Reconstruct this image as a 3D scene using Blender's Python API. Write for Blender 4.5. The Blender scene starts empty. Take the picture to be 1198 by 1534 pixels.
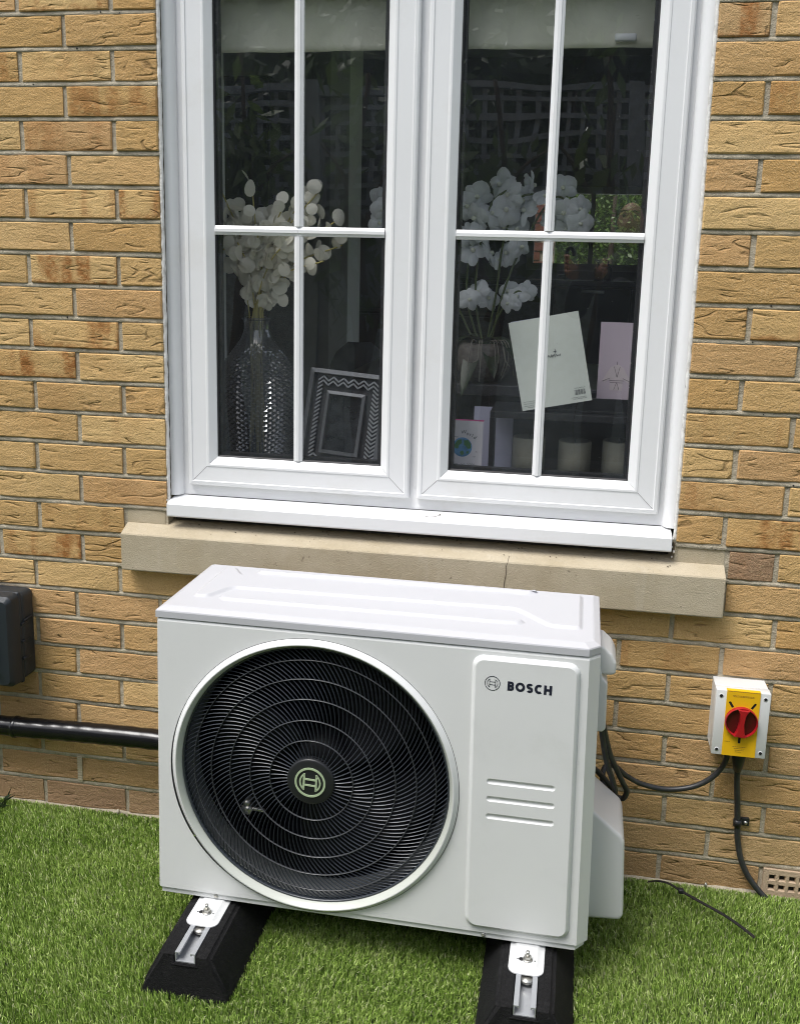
import bpy, bmesh, math, random
import numpy as np
from mathutils import Vector, Matrix, Euler
R = math.radians
random.seed(7)
scene = bpy.context.scene
col = scene.collection

# ------------------------------------------------------------------ camera, sky, sun, exposure
cam_d = bpy.data.cameras.new('camera')
cam = bpy.data.objects.new('camera', cam_d)
col.objects.link(cam)
scene.camera = cam
cam.location = (0.948, -2.1874, 1.4319)
cam.rotation_euler = (R(78.693), R(-1.3127), R(10.2994))
cam_d.sensor_fit = 'HORIZONTAL'
cam_d.sensor_width = 36.0
cam_d.lens = 1488.24 * 36.0 / 1198.0
cam_d.shift_x = 0.0027
cam_d.shift_y = -0.0695
cam_d.clip_start = 0.02
cam_d.clip_end = 400.0

SUN_EL, SUN_AZ = 64.0, 222.0          # azimuth clockwise from +Y (the house side)
world = bpy.data.worlds.new('World')
scene.world = world
world.use_nodes = True
wn = world.node_tree.nodes
wl = world.node_tree.links
sky = wn.new('ShaderNodeTexSky')
sky.sky_type = 'NISHITA'
sky.sun_disc = False
sky.sun_elevation = R(SUN_EL)
sky.sun_rotation = R(SUN_AZ)
sky.air_density = 1.0
sky.dust_density = 3.0
hs = wn.new('ShaderNodeHueSaturation')
hs.inputs['Saturation'].default_value = 0.50
wl.new(sky.outputs[0], hs.inputs['Color'])
bg = wn['Background']
wl.new(hs.outputs[0], bg.inputs['Color'])
bg.inputs['Strength'].default_value = 0.115

sun_d = bpy.data.lights.new('sun', 'SUN')
sun_d.energy = 1.5
sun_d.angle = R(26)
sun_d.color = (1.0, 0.985, 0.965)
sun = bpy.data.objects.new('sun', sun_d)
col.objects.link(sun)
a = R(SUN_AZ)
dirv = Vector((math.sin(a) * math.cos(R(SUN_EL)), math.cos(a) * math.cos(R(SUN_EL)), math.sin(R(SUN_EL))))
sun.rotation_euler = (-dirv).to_track_quat('-Z', 'Y').to_euler()

scene.view_settings.view_transform = 'Standard'
scene.view_settings.look = 'None'
scene.view_settings.gamma = 1.0
scene.view_settings.exposure = 0.95
scene.render.engine = 'CYCLES'
scene.cycles.use_denoising = True
scene.cycles.filter_width = 1.05
scene.cycles.max_bounces = 7
scene.cycles.diffuse_bounces = 4
scene.cycles.glossy_bounces = 3
scene.cycles.use_adaptive_sampling = True
scene.cycles.adaptive_threshold = 0.02
scene.cycles.transparent_max_bounces = 16
scene.cycles.sample_clamp_indirect = 6.0

# ------------------------------------------------------------------ helpers
def tag(o, label=None, cat=None, group=None, kind=None):
    if label: o['label'] = label
    if cat: o['category'] = cat
    if group: o['group'] = group
    if kind: o['kind'] = kind
    return o

def empty(name, loc=(0, 0, 0), rot=(0, 0, 0), parent=None):
    o = bpy.data.objects.new(name, None)
    o.empty_display_size = 0.05
    col.objects.link(o)
    o.location = loc
    o.rotation_euler = rot
    if parent: o.parent = parent
    return o

def link(name, me, parent=None, loc=(0, 0, 0), rot=(0, 0, 0), scale=(1, 1, 1)):
    o = bpy.data.objects.new(name, me)
    col.objects.link(o)
    o.location = loc
    o.rotation_euler = rot
    o.scale = scale
    if parent: o.parent = parent
    return o

class MB:
    """collects shapes of one part, then links them as one mesh object"""
    def __init__(s):
        s.v, s.f, s.sm = [], [], []
    def add(s, vs, fs, smooth=False):
        b = len(s.v)
        s.v.extend([tuple(v) for v in vs])
        s.f.extend([tuple(b + i for i in f) for f in fs])
        s.sm.extend([smooth] * len(fs))
        return s
    def box(s, x0, x1, y0, y1, z0, z1):
        vs = [(x, y, z) for x in (x0, x1) for y in (y0, y1) for z in (z0, z1)]
        return s.add(vs, [(0, 1, 3, 2), (4, 6, 7, 5), (0, 4, 5, 1), (2, 3, 7, 6), (0, 2, 6, 4), (1, 5, 7, 3)])
    def rbox(s, x0, x1, y0, y1, z0, z1, b, seg=2, smooth=True):
        """box with rounded edges"""
        bm = bmesh.new()
        bmesh.ops.create_cube(bm, size=1.0)
        for v in bm.verts:
            v.co = Vector(((x0 + x1) / 2 + v.co.x * (x1 - x0), (y0 + y1) / 2 + v.co.y * (y1 - y0), (z0 + z1) / 2 + v.co.z * (z1 - z0)))
        bmesh.ops.bevel(bm, geom=bm.edges[:], offset=b, segments=seg, affect='EDGES', profile=0.5)
        return s.bm(bm, smooth)
    def bm(s, bm, smooth=False):
        bm.verts.ensure_lookup_table()
        bm.verts.index_update()
        vs = [v.co.copy() for v in bm.verts]
        fs = [[v.index for v in f.verts] for f in bm.faces]
        bm.free()
        return s.add(vs, fs, smooth)
    def tube(s, pts, r, n=10, smooth=True, cap=True):
        pts = [Vector(p) for p in pts]
        rs = r if isinstance(r, (list, tuple)) else [r] * len(pts)
        vs, fs = [], []
        up = Vector((0, 0, 1))
        t0 = (pts[1] - pts[0]).normalized()
        if abs(t0.dot(up)) > 0.9: up = Vector((1, 0, 0))
        nrm = (up - t0 * up.dot(t0)).normalized()
        for i, p in enumerate(pts):
            t = (pts[min(i + 1, len(pts) - 1)] - pts[max(i - 1, 0)])
            t = t.normalized() if t.length > 1e-9 else t0
            nrm = (nrm - t * nrm.dot(t))
            nrm = nrm.normalized() if nrm.length > 1e-6 else t.orthogonal().normalized()
            bn = t.cross(nrm)
            for k in range(n):
                an = 2 * math.pi * k / n
                vs.append(p + (nrm * math.cos(an) + bn * math.sin(an)) * rs[i])
        for i in range(len(pts) - 1):
            for k in range(n):
                fs.append((i * n + k, i * n + (k + 1) % n, (i + 1) * n + (k + 1) % n, (i + 1) * n + k))
        if cap:
            fs.append(tuple(range(n - 1, -1, -1)))
            fs.append(tuple((len(pts) - 1) * n + k for k in range(n)))
        return s.add(vs, fs, smooth)
    def lathe(s, prof, n=48, axis='z', c=(0, 0, 0), smooth=True, close=False):
        """prof: list of (radius, height along the axis)"""
        vs, fs = [], []
        for (r, h) in prof:
            for k in range(n):
                an = 2 * math.pi * k / n
                if axis == 'z': vs.append((c[0] + r * math.cos(an), c[1] + r * math.sin(an), c[2] + h))
                else: vs.append((c[0] + r * math.cos(an), c[1] + h, c[2] + r * math.sin(an)))
        m = len(prof)
        for i in range(m - 1 + (1 if close else 0)):
            j = (i + 1) % m
            for k in range(n):
                fs.append((i * n + k, i * n + (k + 1) % n, j * n + (k + 1) % n, j * n + k))
        return s.add(vs, fs, smooth)
    def prism(s, poly, fn, d0, d1, smooth=False):
        """poly of (a,b) swept from depth d0 to d1; fn(a,b,d)->xyz"""
        n = len(poly)
        vs = [fn(a_, b_, d0) for a_, b_ in poly] + [fn(a_, b_, d1) for a_, b_ in poly]
        fs = [tuple(range(n)), tuple(range(2 * n - 1, n - 1, -1))]
        fs += [(i, i + n, (i + 1) % n + n, (i + 1) % n) for i in range(n)]
        return s.add(vs, fs, smooth)
    def loops(s, loops, cap0=True, cap1=True, smooth=False):
        n = len(loops[0])
        vs = [p for l in loops for p in l]
        fs = []
        for i in range(len(loops) - 1):
            for k in range(n):
                fs.append((i * n + k, i * n + (k + 1) % n, (i + 1) * n + (k + 1) % n, (i + 1) * n + k))
        if cap0: fs.append(tuple(range(n - 1, -1, -1)))
        if cap1: fs.append(tuple((len(loops) - 1) * n + k for k in range(n)))
        return s.add(vs, fs, smooth)
    def mesh(s, name, mat=None, recalc=True):
        me = bpy.data.meshes.new(name)
        me.from_pydata([tuple(v) for v in s.v], [], s.f)
        if recalc:
            bm = bmesh.new(); bm.from_mesh(me)
            bmesh.ops.recalc_face_normals(bm, faces=bm.faces[:])
            bm.to_mesh(me); bm.free()
        me.polygons.foreach_set('use_smooth', s.sm)
        if mat: me.materials.append(mat)
        return me
    def build(s, name, mat, parent=None, loc=(0, 0, 0), rot=(0, 0, 0), bevel=0.0, seg=2, recalc=True, auto=None):
        o = link(name, s.mesh(name, mat, recalc), parent, loc, rot)
        if bevel:
            m = o.modifiers.new('bevel', 'BEVEL')
            m.width = bevel; m.segments = seg; m.limit_method = 'ANGLE'; m.angle_limit = R(35)
            m.harden_normals = False
        if auto:
            sharp_by_angle(o.data, auto)
        return o

def sharp_by_angle(me, deg):
    bm = bmesh.new(); bm.from_mesh(me)
    for f in bm.faces: f.smooth = True
    for e in bm.edges:
        if len(e.link_faces) == 2:
            e.smooth = e.calc_face_angle(0) < R(deg)
    bm.to_mesh(me); bm.free()

def rrect(x0, x1, z0, z1, r, n=6):
    """rounded rectangle outline, counter-clockwise list of (a,b)"""
    out = []
    for cx, cz, a0 in ((x1 - r, z0 + r, -90), (x1 - r, z1 - r, 0), (x0 + r, z1 - r, 90), (x0 + r, z0 + r, 180)):
        for k in range(n + 1):
            an = R(a0 + 90 * k / n)
            out.append((cx + r * math.cos(an), cz + r * math.sin(an)))
    return out

def circle(cx, cz, r, n=64):
    return [(cx + r * math.cos(2 * math.pi * k / n), cz + r * math.sin(2 * math.pi * k / n)) for k in range(n)]

def fill_holes(outer, holes, fn):
    """flat face with holes -> (verts, faces)"""
    bm = bmesh.new()
    es = []
    for lp in [outer] + holes:
        vs = [bm.verts.new(fn(a_, b_)) for a_, b_ in lp]
        for i in range(len(vs)):
            es.append(bm.edges.new((vs[i], vs[(i + 1) % len(vs)])))
    bmesh.ops.triangle_fill(bm, use_beauty=True, use_dissolve=False, edges=es)
    return bm

def catmull(pts, m=8):
    pts = [Vector(p) for p in pts]
    P = [pts[0] * 2 - pts[1]] + pts + [pts[-1] * 2 - pts[-2]]
    out = []
    for i in range(1, len(P) - 2):
        for k in range(m):
            t = k / m
            p0, p1, p2, p3 = P[i - 1], P[i], P[i + 1], P[i + 2]
            out.append(0.5 * ((2 * p1) + (p2 - p0) * t + (2 * p0 - 5 * p1 + 4 * p2 - p3) * t * t + (3 * p1 - p0 - 3 * p2 + p3) * t ** 3))
    out.append(pts[-1])
    return out

# ------------------------------------------------------------------ materials
class NT:
    def __init__(s, name):
        s.m = bpy.data.materials.new(name)
        s.m.use_nodes = True
        s.n = s.m.node_tree.nodes
        s.l = s.m.node_tree.links
        s.b = s.n['Principled BSDF']
    def node(s, t, **kw):
        nd = s.n.new(t)
        for k, v in kw.items(): setattr(nd, k, v)
        return nd
    def put(s, sock, v):
        if isinstance(v, bpy.types.NodeSocket): s.l.new(v, sock)
        elif v is not None: sock.default_value = v
    def math(s, op, x, y=None, clamp=False):
        nd = s.node('ShaderNodeMath', operation=op, use_clamp=clamp)
        s.put(nd.inputs[0], x)
        if y is not None: s.put(nd.inputs[1], y)
        return nd.outputs[0]
    def noise(s, vec, scale, detail=2.0, rough=0.5, out=0):
        nd = s.node('ShaderNodeTexNoise')
        if vec is not None: s.l.new(vec, nd.inputs['Vector'])
        nd.inputs['Scale'].default_value = scale
        nd.inputs['Detail'].default_value = detail
        nd.inputs['Roughness'].default_value = rough
        return nd.outputs[out]
    def ramp(s, f, p0, p1, c0=(0, 0, 0, 1), c1=(1, 1, 1, 1)):
        nd = s.node('ShaderNodeMapRange', interpolation_type='SMOOTHSTEP')
        s.put(nd.inputs[0], f)
        nd.inputs[1].default_value = p0; nd.inputs[2].default_value = p1
        return nd.outputs[0]
    def mix(s, f, c0, c1, mode='MIX'):
        nd = s.node('ShaderNodeMix', data_type='RGBA', blend_type=mode)
        s.put(nd.inputs[0], f)
        s.put(nd.inputs[6], c0 if not isinstance(c0, tuple) else (*c0[:3], 1))
        s.put(nd.inputs[7], c1 if not isinstance(c1, tuple) else (*c1[:3], 1))
        return nd.outputs[2]
    def vscale(s, vec, sc):
        nd = s.node('ShaderNodeVectorMath', operation='MULTIPLY')
        s.l.new(vec, nd.inputs[0]); nd.inputs[1].default_value = sc
        return nd.outputs[0]
    def bump(s, h, dist, strength=1.0, prev=None):
        nd = s.node('ShaderNodeBump')
        s.l.new(h, nd.inputs['Height'])
        nd.inputs['Distance'].default_value = dist
        nd.inputs['Strength'].default_value = strength
        if prev is not None: s.l.new(prev, nd.inputs['Normal'])
        return nd.outputs[0]
    def coord(s, which='Object'):
        return s.node('ShaderNodeTexCoord').outputs[which]

def mat(name, c, rough=0.5, metal=0.0, spec=0.5, var=0.0, vscale=8.0, bump=0.0, bscale=200.0, coat=0.0, dirt=None, dscale=5.0):
    t = NT(name)
    t.b.inputs['Roughness'].default_value = rough
    t.b.inputs['Metallic'].default_value = metal
    t.b.inputs['Specular IOR Level'].default_value = spec
    if coat: t.b.inputs['Coat Weight'].default_value = coat
    co = t.coord()
    cs = (*c, 1)
    if var:
        n = t.noise(co, vscale, 4.0, 0.6)
        lo = tuple(x * (1 - var) for x in c); hi = tuple(min(1, x * (1 + var)) for x in c)
        cs = t.mix(t.ramp(n, 0.3, 0.7), lo, hi)
    if dirt:
        n2 = t.noise(co, dscale, 6.0, 0.65)
        cs = t.mix(t.math('MULTIPLY', t.ramp(n2, 0.52, 0.75), dirt[3]), cs, dirt[:3])
    t.put(t.b.inputs['Base Color'], cs)
    if bump:
        t.l.new(t.bump(t.noise(co, bscale, 3.0, 0.6), bump), t.b.inputs['Normal'])
    return t.m

def brick_material(name, obj_attr=True):
    t = NT(name)
    co0 = t.coord()
    if obj_attr:
        rnd = t.node('ShaderNodeObjectInfo').outputs['Random']
        off = t.node('ShaderNodeVectorMath', operation='ADD')
        t.l.new(co0, off.inputs[0])
        cmb = t.node('ShaderNodeCombineXYZ')
        t.put(cmb.inputs[0], t.math('MULTIPLY', rnd, 37.0))
        t.put(cmb.inputs[1], t.math('MULTIPLY', rnd, 11.0))
        t.put(cmb.inputs[2], t.math('MULTIPLY', rnd, 53.0))
        t.l.new(cmb.outputs[0], off.inputs[1])
        co = off.outputs[0]
        fl = t.node('ShaderNodeAttribute', attribute_type='OBJECT', attribute_name='flash').outputs['Fac']
        dk = t.node('ShaderNodeAttribute', attribute_type='OBJECT', attribute_name='plinth').outputs['Fac']
    else:
        co = co0; fl = 0.0; dk = 0.0
        rnd = t.ramp(t.noise(co0, 3.0, 1.0), 0.35, 0.65)
    hue = t.noise(co, 5.0, 1.0)
    base = t.mix(t.ramp(rnd, 0.0, 1.0), (0.520, 0.328, 0.132), (0.680, 0.468, 0.212))
    frac = t.math('FRACT', t.math('MULTIPLY', rnd, 7.31))
    base = t.mix(t.ramp(frac, 0.5, 1.0), base, (0.560, 0.345, 0.160))
    base = t.mix(t.math('MULTIPLY', t.ramp(hue, 0.45, 0.75), 0.45), base, (0.52, 0.300, 0.110))
    base = t.mix(t.math('MULTIPLY', dk, 0.8), base, (0.30, 0.195, 0.13))
    # sand speckle
    sp = t.noise(co, 330.0, 2.0, 0.75)
    base = t.mix(t.math('MULTIPLY', t.ramp(sp, 0.55, 0.72), 0.5), base, (0.74, 0.57, 0.35))
    base = t.mix(t.math('MULTIPLY', t.ramp(sp, 0.44, 0.28), 0.5), base, (0.27, 0.16, 0.07))
    # kiln flashing: vertical rusty bands and a speckled lower edge
    sep = t.node('ShaderNodeSeparateXYZ'); t.l.new(co, sep.inputs[0])
    sep0 = t.node('ShaderNodeSeparateXYZ'); t.l.new(co0, sep0.inputs[0])
    cx = t.node('ShaderNodeCombineXYZ'); t.l.new(sep.outputs[0], cx.inputs[0])
    t.put(cx.inputs[2], t.math('MULTIPLY', sep.outputs[2], 0.16))
    band = t.ramp(t.noise(cx.outputs[0], 17.0, 2.0, 0.5), 0.47, 0.60)
    low = t.ramp(t.math('ADD', sep0.outputs[2], t.math('MULTIPLY', t.noise(co, 40.0, 2.0), 0.03)), 0.0, -0.022)
    edge = t.math('MAXIMUM', band, low)
    edge = t.math('MULTIPLY', edge, t.ramp(t.noise(co, 60.0, 4.0, 0.7), 0.25, 0.6))
    base = t.mix(t.math('MULTIPLY', edge, t.math('MULTIPLY', fl, 0.85)), base, (0.30, 0.115, 0.030))
    # creases left by the mould
    ridge_n = t.noise(t.vscale(co, (7.0, 7.0, 46.0)), 1.0, 1.2, 0.5)
    ridge = t.math('ABSOLUTE', t.math('SUBTRACT', ridge_n, 0.5))
    cre = t.ramp(ridge, 0.020, 0.003)
    msk = t.ramp(t.noise(t.vscale(co, (15.0, 15.0, 34.0)), 1.0, 1.0), 0.53, 0.66)
    cre = t.math('MULTIPLY', cre, msk)
    if obj_attr:
        hd_f = t.node('ShaderNodeAttribute', attribute_type='OBJECT', attribute_name='header').outputs['Fac']
        r2 = t.math('ABSOLUTE', t.math('SUBTRACT', t.noise(t.vscale(co, (9.0, 9.0, 30.0)), 1.0, 0.6, 0.4), 0.5))
        c2 = t.math('MULTIPLY', t.ramp(r2, 0.030, 0.004), t.ramp(t.noise(t.vscale(co, (14.0, 14.0, 20.0)), 1.0, 0.0), 0.46, 0.56))
        cre = t.math('MAXIMUM', cre, t.math('MULTIPLY', c2, hd_f))
    soft = t.ramp(ridge, 0.10, 0.0)
    soft = t.math('MULTIPLY', soft, msk)
    base = t.mix(t.math('MULTIPLY', cre, 0.45), base, (0.16, 0.095, 0.045))
    t.put(t.b.inputs['Base Color'], base)
    t.b.inputs['Roughness'].default_value = 0.95
    t.b.inputs['Specular IOR Level'].default_value = 0.15
    h = t.math('ADD', t.math('MULTIPLY', sp, 0.9), t.math('MULTIPLY', t.noise(co, 150.0, 3.0, 0.6), 0.9))
    h = t.math('ADD', h, t.math('MULTIPLY', t.noise(t.vscale(co, (30.0, 30.0, 75.0)), 1.0, 2.0), 1.2))
    h = t.math('SUBTRACT', h, t.math('MULTIPLY', cre, 1.2))
    h = t.math('SUBTRACT', h, t.math('MULTIPLY', soft, 0.7))
    t.l.new(t.bump(h, 0.0022, 1.0), t.b.inputs['Normal'])
    return t.m

def mortar_material():
    t = NT('mortar')
    co = t.coord()
    n = t.noise(co, 60.0, 5.0, 0.65)
    c = t.mix(t.ramp(n, 0.3, 0.7), (0.38, 0.335, 0.25), (0.52, 0.462, 0.355))
    c = t.mix(t.math('MULTIPLY', t.ramp(t.noise(co, 500.0, 2.0), 0.6, 0.75), 0.5), c, (0.60, 0.55, 0.45))
    c = t.mix(t.math('MULTIPLY', t.ramp(t.noise(co, 9.0, 3.0), 0.55, 0.75), 0.35), c, (0.28, 0.255, 0.20))
    t.put(t.b.inputs['Base Color'], c)
    t.b.inputs['Roughness'].default_value = 0.95
    t.b.inputs['Specular IOR Level'].default_value = 0.1
    h = t.math('ADD', n, t.noise(co, 260.0, 3.0, 0.7))
    t.l.new(t.bump(h, 0.0025), t.b.inputs['Normal'])
    return t.m

def stone_material():
    t = NT('cast_stone')
    co = t.coord()
    n = t.noise(co, 7.0, 5.0, 0.6)
    c = t.mix(t.ramp(n, 0.3, 0.7), (0.42, 0.355, 0.245), (0.50, 0.435, 0.32))
    streak = t.noise(t.vscale(co, (30.0, 30.0, 3.0)), 1.0, 3.0, 0.6)
    c = t.mix(t.math('MULTIPLY', t.ramp(streak, 0.55, 0.75), 0.25), c, (0.56, 0.52, 0.43))
    c = t.mix(t.math('MULTIPLY', t.ramp(t.noise(co, 700.0, 2.0), 0.62, 0.72), 0.45), c, (0.25, 0.20, 0.13))
    c = t.mix(t.math('MULTIPLY', t.ramp(t.noise(co, 90.0, 2.0), 0.70, 0.78), 0.6), c, (0.16, 0.13, 0.09))
    t.put(t.b.inputs['Base Color'], c)
    t.b.inputs['Roughness'].default_value = 0.9
    t.b.inputs['Specular IOR Level'].default_value = 0.15
    t.l.new(t.bump(t.math('ADD', t.noise(co, 320.0, 3.0, 0.7), t.math('MULTIPLY', t.noise(co, 60.0, 2.0), 0.6)), 0.0016), t.b.inputs['Normal'])
    return t.m

def glass_material(name, tint=(0.97, 0.98, 0.98), f0=0.15, wav=0.0, veil=0.0):
    """clear sheet: what passes straight through plus a mirror-like share that grows towards grazing angles"""
    t = NT(name)
    t.n.remove(t.b)
    tr = t.node('ShaderNodeBsdfTransparent'); tr.inputs[0].default_value = (*tint, 1)
    gl = t.node('ShaderNodeBsdfGlossy'); gl.inputs['Roughness'].default_value = 0.0
    gl.inputs['Color'].default_value = (1, 1, 1, 1)
    lw = t.node('ShaderNodeLayerWeight'); lw.inputs['Blend'].default_value = 0.5
    fr = t.math('ADD', t.math('MULTIPLY', t.math('POWER', lw.outputs['Facing'], 5.0), 1.0 - f0), f0)
    mx = t.node('ShaderNodeMixShader')
    t.l.new(fr, mx.inputs[0]); t.l.new(tr.outputs[0], mx.inputs[1]); t.l.new(gl.outputs[0], mx.inputs[2])
    if wav:
        t.l.new(t.bump(t.noise(t.coord(), 4.0, 1.0), wav), gl.inputs['Normal'])
    res = mx.outputs[0]
    if veil:  # dusty film, tinted blue to paint in the reflected haze on the pane
        df = t.node('ShaderNodeBsdfDiffuse'); df.inputs[0].default_value = (.62, .70, .80, 1)
        m2 = t.node('ShaderNodeMixShader')
        t.put(m2.inputs[0], t.math('MULTIPLY', t.math('ADD', 0.55, t.ramp(t.noise(t.coord(), 5.0, 5.0, 0.65), 0.3, 0.75)), veil))
        t.l.new(res, m2.inputs[1]); t.l.new(df.outputs[0], m2.inputs[2]); res = m2.outputs[0]
    t.l.new(res, t.n['Material Output'].inputs['Surface'])
    return t.m

def grass_material(name):
    t = NT(name)
    at = t.node('ShaderNodeAttribute', attribute_type='GEOMETRY', attribute_name='tint').outputs['Fac']
    cr = t.node('ShaderNodeValToRGB')
    t.l.new(at, cr.inputs[0])
    e = cr.color_ramp.elements
    e[0].position = 0.0; e[0].color = (0.100, 0.190, 0.026, 1)
    e[1].position = 1.0; e[1].color = (0.66, 0.66, 0.42, 1)
    for p, c in ((0.35, (0.215, 0.345, 0.055, 1)), (0.7, (0.385, 0.535, 0.120, 1)), (0.88, (0.58, 0.69, 0.26, 1))):
        x = e.new(p); x.color = c
    t.l.new(cr.outputs[0], t.b.inputs['Base Color'])
    t.b.inputs['Roughness'].default_value = 0.45
    t.b.inputs['Specular IOR Level'].default_value = 0.35
    return t.m

def leaf_material(name, c0, c1, rough=0.5, trans=0.25):
    t = NT(name)
    rnd = t.node('ShaderNodeObjectInfo').outputs['Random']
    n = t.noise(t.coord(), 25.0, 2.0)
    c = t.mix(t.math('MULTIPLY', t.math('ADD', rnd, n), 0.5), c0, c1)
    t.put(t.b.inputs['Base Color'], c)
    t.b.inputs['Roughness'].default_value = rough
    tl = t.node('ShaderNodeBsdfTranslucent'); t.put(tl.inputs[0], c)
    mx = t.node('ShaderNodeMixShader'); mx.inputs[0].default_value = trans
    t.l.new(t.b.outputs[0], mx.inputs[1]); t.l.new(tl.outputs[0], mx.inputs[2])
    t.l.new(mx.outputs[0], t.n['Material Output'].inputs['Surface'])
    return t.m

M = dict(
    brick=brick_material('buff_brick'), brick_far=brick_material('buff_brick_joined', False),
    mortar=mortar_material(), stone=stone_material(),
    upvc=mat('white_upvc', (0.80, 0.805, 0.81), 0.32, spec=0.45, var=0.02, vscale=3, dirt=(0.60, 0.58, 0.52, 0.25), dscale=6),
    caulk=mat('white_sealant', (0.72, 0.71, 0.68), 0.6, bump=0.002, bscale=90, dirt=(0.35, 0.32, 0.27, 0.6), dscale=40),
    gasket=mat('black_rubber_gasket', (0.012, 0.012, 0.014), 0.55),
    glass=glass_material('window_glass', wav=0.0014, veil=0.015),
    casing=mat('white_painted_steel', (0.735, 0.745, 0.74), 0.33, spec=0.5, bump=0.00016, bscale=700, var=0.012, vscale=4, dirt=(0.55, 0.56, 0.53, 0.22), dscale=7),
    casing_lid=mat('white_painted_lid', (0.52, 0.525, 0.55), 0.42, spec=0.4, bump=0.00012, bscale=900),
    white_plastic=mat('white_plastic', (0.66, 0.67, 0.67), 0.42),
    black_plastic=mat('black_plastic', (0.018, 0.019, 0.021), 0.38),
    grille=mat('black_grille_plastic', (0.034, 0.041, 0.052), 0.34, spec=0.8),
    ring=mat('black_ring_plastic', (0.050, 0.053, 0.058), 0.3, spec=0.9),
    shroud=mat('dark_grey_plastic', (0.10, 0.107, 0.11), 0.45),
    fan=mat('fan_plastic', (0.006, 0.0065, 0.008), 0.6, spec=0.2),
    coil=mat('coil_fins', (0.005, 0.007, 0.012), 0.7, spec=0.2),
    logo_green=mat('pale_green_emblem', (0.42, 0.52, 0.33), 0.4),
    accent=mat('pale_green_ring', (0.55, 0.575, 0.52), 0.3),
    ink=mat('dark_ink', (0.012, 0.014, 0.03), 0.5),
    rubber=mat('recycled_rubber', (0.009, 0.009, 0.0095), 0.85, spec=0.22, var=0.35, vscale=160, bump=0.0025, bscale=420, dirt=(0.03, 0.03, 0.031, 0.5), dscale=25),
    alu=mat('aluminium', (0.46, 0.475, 0.50), 0.34, metal=0.45, bump=0.0002, bscale=300),
    zinc=mat('zinc_bolt', (0.55, 0.54, 0.50), 0.32, metal=0.9),
    cable=mat('black_cable', (0.028, 0.029, 0.031), 0.42, dirt=(0.09, 0.09, 0.09, 0.4), dscale=12),
    tape=mat('black_wrapped_pipe', (0.006, 0.006, 0.007), 0.22, bump=0.0008, bscale=24),
    meter=mat('dark_grey_box_plastic', (0.022, 0.028, 0.034), 0.42, spec=0.4, bump=0.0006, bscale=600, dirt=(0.16, 0.15, 0.13, 0.30), dscale=9),
    grey_box=mat('light_grey_enclosure', (0.66, 0.67, 0.66), 0.4),
    yellow=mat('yellow_plate', (0.80, 0.47, 0.012), 0.35),
    red=mat('red_rotary', (0.36, 0.010, 0.014), 0.33),
    red_dark=mat('dark_red_recess', (0.085, 0.004, 0.006), 0.35),
    terra=mat('clay_air_brick', (0.46, 0.345, 0.235), 0.9, bump=0.002, bscale=200, var=0.15),
    weep=mat('weep_vent_plastic', (0.50, 0.44, 0.32), 0.5),
    dark=mat('near_black', (0.006, 0.006, 0.007), 0.7),
    soil=mat('turf_backing', (0.022, 0.032, 0.010), 0.95),
    copper=mat('copper_end', (0.62, 0.27, 0.13), 0.3, metal=0.9),
    grass=grass_material('artificial_grass'),
)

def lettering(name, body, parent, loc, rot, size, offset=0.0, space=1.0, ay='BOTTOM', m='ink', shear=0.0):
    """flat printed letters, as a mesh"""
    fc = bpy.data.curves.new(name, 'FONT')
    fc.body = body; fc.size = size; fc.offset = offset; fc.extrude = .0001; fc.space_character = space; fc.align_y = ay; fc.shear = shear
    tmp = bpy.data.objects.new(name + '_outline', fc)
    col.objects.link(tmp)
    bpy.context.view_layer.update()
    me = bpy.data.meshes.new_from_object(tmp.evaluated_get(bpy.context.evaluated_depsgraph_get()))
    bpy.data.objects.remove(tmp)
    me.materials.clear(); me.materials.append(M[m])
    return link(name, me, parent, loc, rot)

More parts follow.
